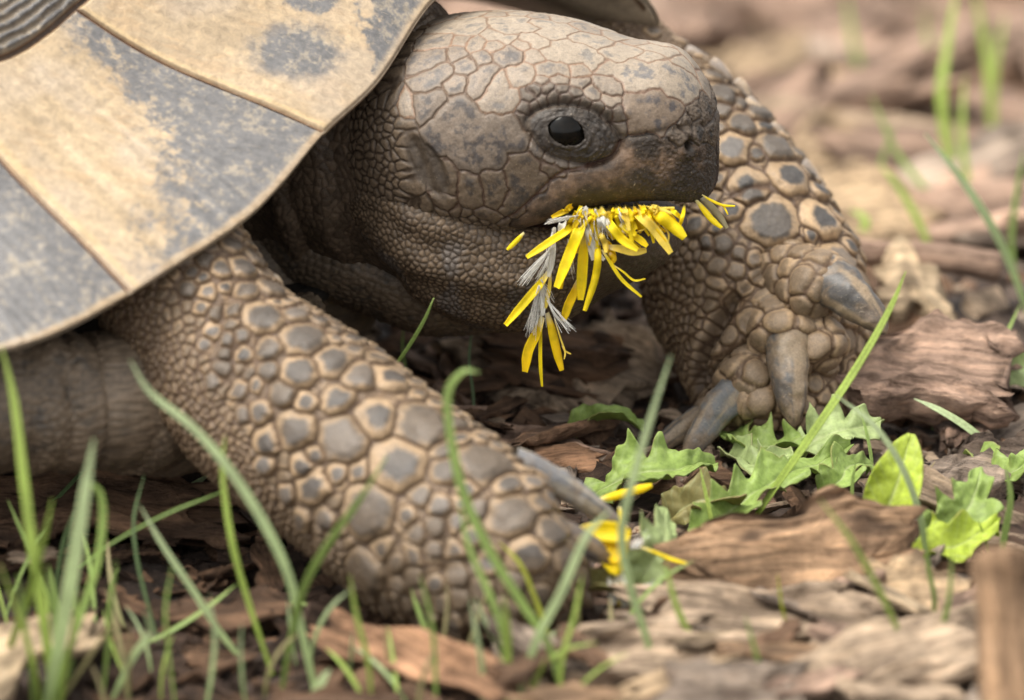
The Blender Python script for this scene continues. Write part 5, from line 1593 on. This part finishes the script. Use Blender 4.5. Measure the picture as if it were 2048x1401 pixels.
# ------------------------------------------------------------------ dandelion florets
YEL = {'y': (.98, .80, .015), 'd': (.95, .70, .012), 'p': (.90, .72, .12), 'g': (.42, .36, .22), 'w': (.92, .90, .82)}
def dz(py): return -2.85 + (py-420)/350*.75
def cz(x, y): return (980+x/3.336, 380+y/3.336)
def petal(parent, pts, wc, tone, seed, depth=None, spread=0.0, name="petal", scale=3.336, conv=cz, thick=.014):
    rg = np.random.default_rng(seed)
    q = [conv(*p) for p in pts]
    W = []
    for k, p in enumerate(q):
        dd = dz(p[1]) if depth is None else depth
        if depth is None and k == 0 and p[1] < 445: dd = -1.9
        W.append(P(p[0], p[1], dd + spread*k/(len(q)-1)))
    w = wc/scale*SPX*(.88 if wc > 40 else .95)*(1.35 if scale < 3 else 1.0)
    V, F, s, u = ribbon(np.array(W), [w*.45, w*.75, w, w*1.02, w*.95, w*.55], -FW + np.array([rg.normal(0, .35), 0, rg.uniform(0, .6)]), thick, rg.choice([-.55, .5, .7]), 36, 14)
    # small teeth at the blunt tip
    f = fbm(V, np.array([6, 6, 6.0]), 2, seed)[..., None]
    c = np.array(YEL[tone])*(.94+.1*f)*(1-.06*np.cos(u*9)**2)[None, :, None]
    bs = sm(.28, .0, s)[:, None, None]*.6
    c = c*(1-bs) + np.array(YEL['w'])*bs
    return put(obj(name, mesh_from(name, V.reshape(-1, 3), F, {"col": c.reshape(-1, 3)}, [M_PETAL]), parent), parent)
def hairs(parent, bundles, seed, depth=None, conv=cz, rad=.0045):
    rg = np.random.default_rng(seed); VV, FF = [], []; off = 0
    for (a, b, n, spr) in bundles:
        for k in range(n):
            p0 = np.array(a)+rg.normal(0, spr*.12, 2); p2 = np.array(b)+rg.normal(0, spr, 2)
            p1 = (p0+p2)/2 + rg.normal(0, spr*.35, 2)
            W = []
            for p in (p0, p1, p2):
                x, y = conv(*p); W.append(P(x, y, (dz(y) if depth is None else depth) + rg.normal(0, .08)))
            c = catmull(np.array(W), 9); T = norm(np.gradient(c, axis=0))
            A = norm(np.cross(T, FW)); B_ = np.cross(T, A)
            ph = np.array([0, 2.094, 4.189])
            r = rad*np.linspace(1.1, .5, 9)
            V = c[:, None] + A[:, None]*(r[:, None]*np.cos(ph))[..., None] + B_[:, None]*(r[:, None]*np.sin(ph))[..., None]
            VV.append(V.reshape(-1, 3)); FF.append(grid_faces(9, 3, True, off)); off += 27
    V = np.vstack(VV)
    o = put(obj("pappus", mesh_from("pappus", V, np.vstack(FF), {"col": np.tile(np.array([.96, .95, .92]), (len(V), 1))}, [M_FLUFF]), parent, kind="stuff"), parent)
    return o

DF = empty("dandelion_flower", P(1190, 420, -2.6), label="mangled yellow dandelion flower hanging from the tortoise's mouth", category="flower")
for k, (pts, w, t, sp) in enumerate([
  ([(580,190),(530,260),(400,350),(245,452)], 58, 'y', -.25), ([(640,150),(605,260),(540,430),(448,655)], 92, 'y', -.30), ([(630,250),(622,420),(612,580),(604,735)], 78, 'y', -.10),
  ([(690,200),(720,400),(705,580),(632,808)], 56, 'y', -.2), ([(740,120),(800,230),(880,330),(985,402)], 66, 'y', -.25), ([(820,110),(880,170),(930,220),(972,268)], 60, 'y', -.1),
  ([(900,110),(1000,180),(1110,290),(1205,425)], 74, 'p', -.2), ([(1000,105),(1110,160),(1220,240),(1300,322)], 92, 'y', -.2), ([(770,380),(860,395),(950,415),(1045,405)], 62, 'p', -.05),
  ([(880,270),(950,310),(1000,340),(1048,380)], 56, 'y', -.1), ([(1190,120),(1220,145),(1268,190)], 36, 'y', 0), ([(1295,95),(1285,160),(1262,250)], 30, 'y', 0),
  ([(395,545),(330,640),(230,760),(105,905)], 64, 'y', -.15), ([(590,600),(560,690),(520,780),(490,875)], 66, 'd', .05), ([(355,850),(315,960),(260,1080),(236,1215)], 80, 'd', 0),
  ([(345,840),(338,1000),(338,1160),(348,1312)], 26, 'y', -.05), ([(385,820),(420,930),(450,1060),(484,1205)], 74, 'd', 0), ([(405,540),(398,640),(385,720),(372,790)], 30, 'p', -.05),
  ([(225,285),(170,340),(112,398)], 38, 'y', 0), ([(745,400),(800,480),(880,600),(1010,715)], 26, 'y', -.1), ([(820,500),(890,550),(960,605),(1038,595)], 15, 'y', -.1),
  ([(480,1040),(500,1075),(540,1097)], 12, 'p', 0), ([(690,190),(740,290),(770,360),(775,420)], 46, 'p', -.15), ([(800,420),(825,450),(820,490)], 40, 'd', 0),
  ([(560,130),(590,150),(640,160)], 36, 'y', 0), ([(870,230),(920,260),(975,300)], 56, 'y', -.15), ([(600,240),(560,380),(480,560),(470,660)], 50, 'd', .1),
  ([(760,330),(790,380),(830,470)], 60, 'd', .1), ([(1150,240),(1190,290),(1190,350)], 14, 'p', -.1), ([(880,320),(960,290),(1040,262)], 12, 'p', -.1),
  ([(430,860),(470,990),(500,1080),(495,1130)], 12, 'p', -.05),
  ([(660,110),(640,180),(600,260),(560,340)], 60, 'd', 0), ([(720,110),(730,200),(700,300),(680,380)], 56, 'd', .05), ([(800,105),(790,180),(800,260),(830,330)], 60, 'd', .05), ([(860,105),(900,180),(960,240),(1010,275)], 56, 'd', .05),
  ([(960,105),(1030,150),(1080,210),(1100,270)], 60, 'd', .08), ([(1060,100),(1120,140),(1200,190),(1240,240)], 56, 'd', .08), ([(580,110),(570,180),(520,240),(450,300)], 50, 'd', .08), ([(900,105),(930,160),(980,200)], 50, 'y', 0),
  ([(780,250),(850,300),(920,350),(1000,395)], 54, 'd', .1)]):
    petal(DF, pts, w, t, 500+k, None, sp)
for k, (pts, w) in enumerate([([(620,140),(650,250),(670,360),(690,470)], 50), ([(680,150),(650,250),(700,400),(760,470)], 44), ([(430,250),(420,380),(410,480),(390,580)], 46),
                              ([(760,120),(740,180),(760,260)], 60), ([(560,160),(500,220),(470,280)], 60), ([(340,640),(345,740),(350,840)], 40), ([(700,140),(760,200),(800,280)], 50), ([(960,110),(1040,180),(1130,290)], 40)]):
    petal(DF, pts, w, 'w', 600+k, None, -.05, name="floret_tube")
rgp = np.random.default_rng(321)
for k in range(34):
    x0 = rgp.uniform(560, 1130); y0 = rgp.uniform(85, 125)
    an = (x0-760)/370*.95 + rgp.normal(0, .28); Ln = rgp.uniform(130, 300)*(1.1-.25*abs(an))
    x1, y1 = x0 + math.sin(an)*Ln*.5, y0 + math.cos(an)*Ln*.5 - 8
    x2, y2 = x0 + math.sin(an*1.15)*Ln, y0 + math.cos(an*1.15)*Ln
    petal(DF, [(x0, y0), ((x0+x1)/2, (y0+y1)/2 + rgp.normal(0, 5)), (x1, y1), (x2, y2)], rgp.uniform(24, 46), rgp.choice(['y', 'y', 'd', 'p']), 900+k, None, rgp.uniform(-.25, .12))
hairs(DF, [((420,380),(220,620),26,22), ((400,420),(330,600),16,16), ((330,640),(270,960),26,26), ((380,740),(525,930),26,20), ((600,170),(380,215),22,14), ((620,150),(640,300),20,30), ((760,150),(780,300),20,24), ((340,600),(400,760),14,20), ((520,330),(545,560),12,14), ((640,120),(600,230),30,40), ((700,130),(720,330),26,26), ((860,130),(900,230),20,26), ((420,260),(400,520),24,16), ((340,700),(300,900),20,24)], 7, rad=.006)
DP = empty("dandelion_petal", P(1405, 405, -1.6), label="lone greyish yellow floret sticking out at the tip of the beak", category="petal")
petal(DP, [(1370,60),(1430,130),(1480,190),(1548,252)], 50, 'y', 701, -2.0, -.1)
petal(DP, [(1390,40),(1450,90),(1520,170),(1580,258)], 56, 'g', 702, -1.95, -.05, name="bract")
petal(DP, [(1410,30),(1470,65),(1550,100),(1635,108)], 20, 'y', 703, -2.0, -.2, name="stigma")
petal(DP, [(1540,98),(1565,120),(1588,165)], 13, 'y', 704, -2.1, -.05, name="stigma")

# fallen florets by the near claw
c8 = lambda x, y: (1100+x/2.1603, 820+y/2.1603)
FD = empty("dandelion_flower", G(1235, 1200), label="crushed yellow dandelion florets on the ground below the near claw", category="flower")
for k, (pts, w, t) in enumerate([([(110,530),(200,525),(290,530),(345,545)], 70, 'y'), ([(140,535),(190,590),(240,650),(270,700)], 60, 'y'), ([(330,540),(310,610),(290,660),(275,710)], 60, 'y'),
                                 ([(240,540),(270,600),(285,660)], 60, 'd'), ([(270,690),(272,760),(275,840)], 34, 'w'), ([(295,690),(315,770),(325,850)], 34, 'w'), ([(285,690),(295,770),(300,845)], 28, 'p'),
                                 ([(390,590),(470,620),(530,645),(590,662)], 14, 'y'), ([(300,420),(305,460),(310,530)], 14, 'y')]):
    petal(FD, pts, w, t, 720+k, -6.25, -.2, scale=2.16, conv=c8, thick=.02)
hairs(FD, [((350,600),(410,560),26,14), ((290,700),(310,830),16,18), ((400,760),(460,750),18,20), ((110,545),(150,520),12,10), ((150,610),(200,650),14,16)], 8, -6.1, c8)
FP = empty("dandelion_petal", P(1240, 990, -5.0), label="single yellow petal lying across the torn jagged leaf", category="petal")
petal(FP, [(195,395),(280,370),(370,345),(440,325)], 30, 'y', 740, -4.9, .2, scale=2.16, conv=c8, thick=.02)
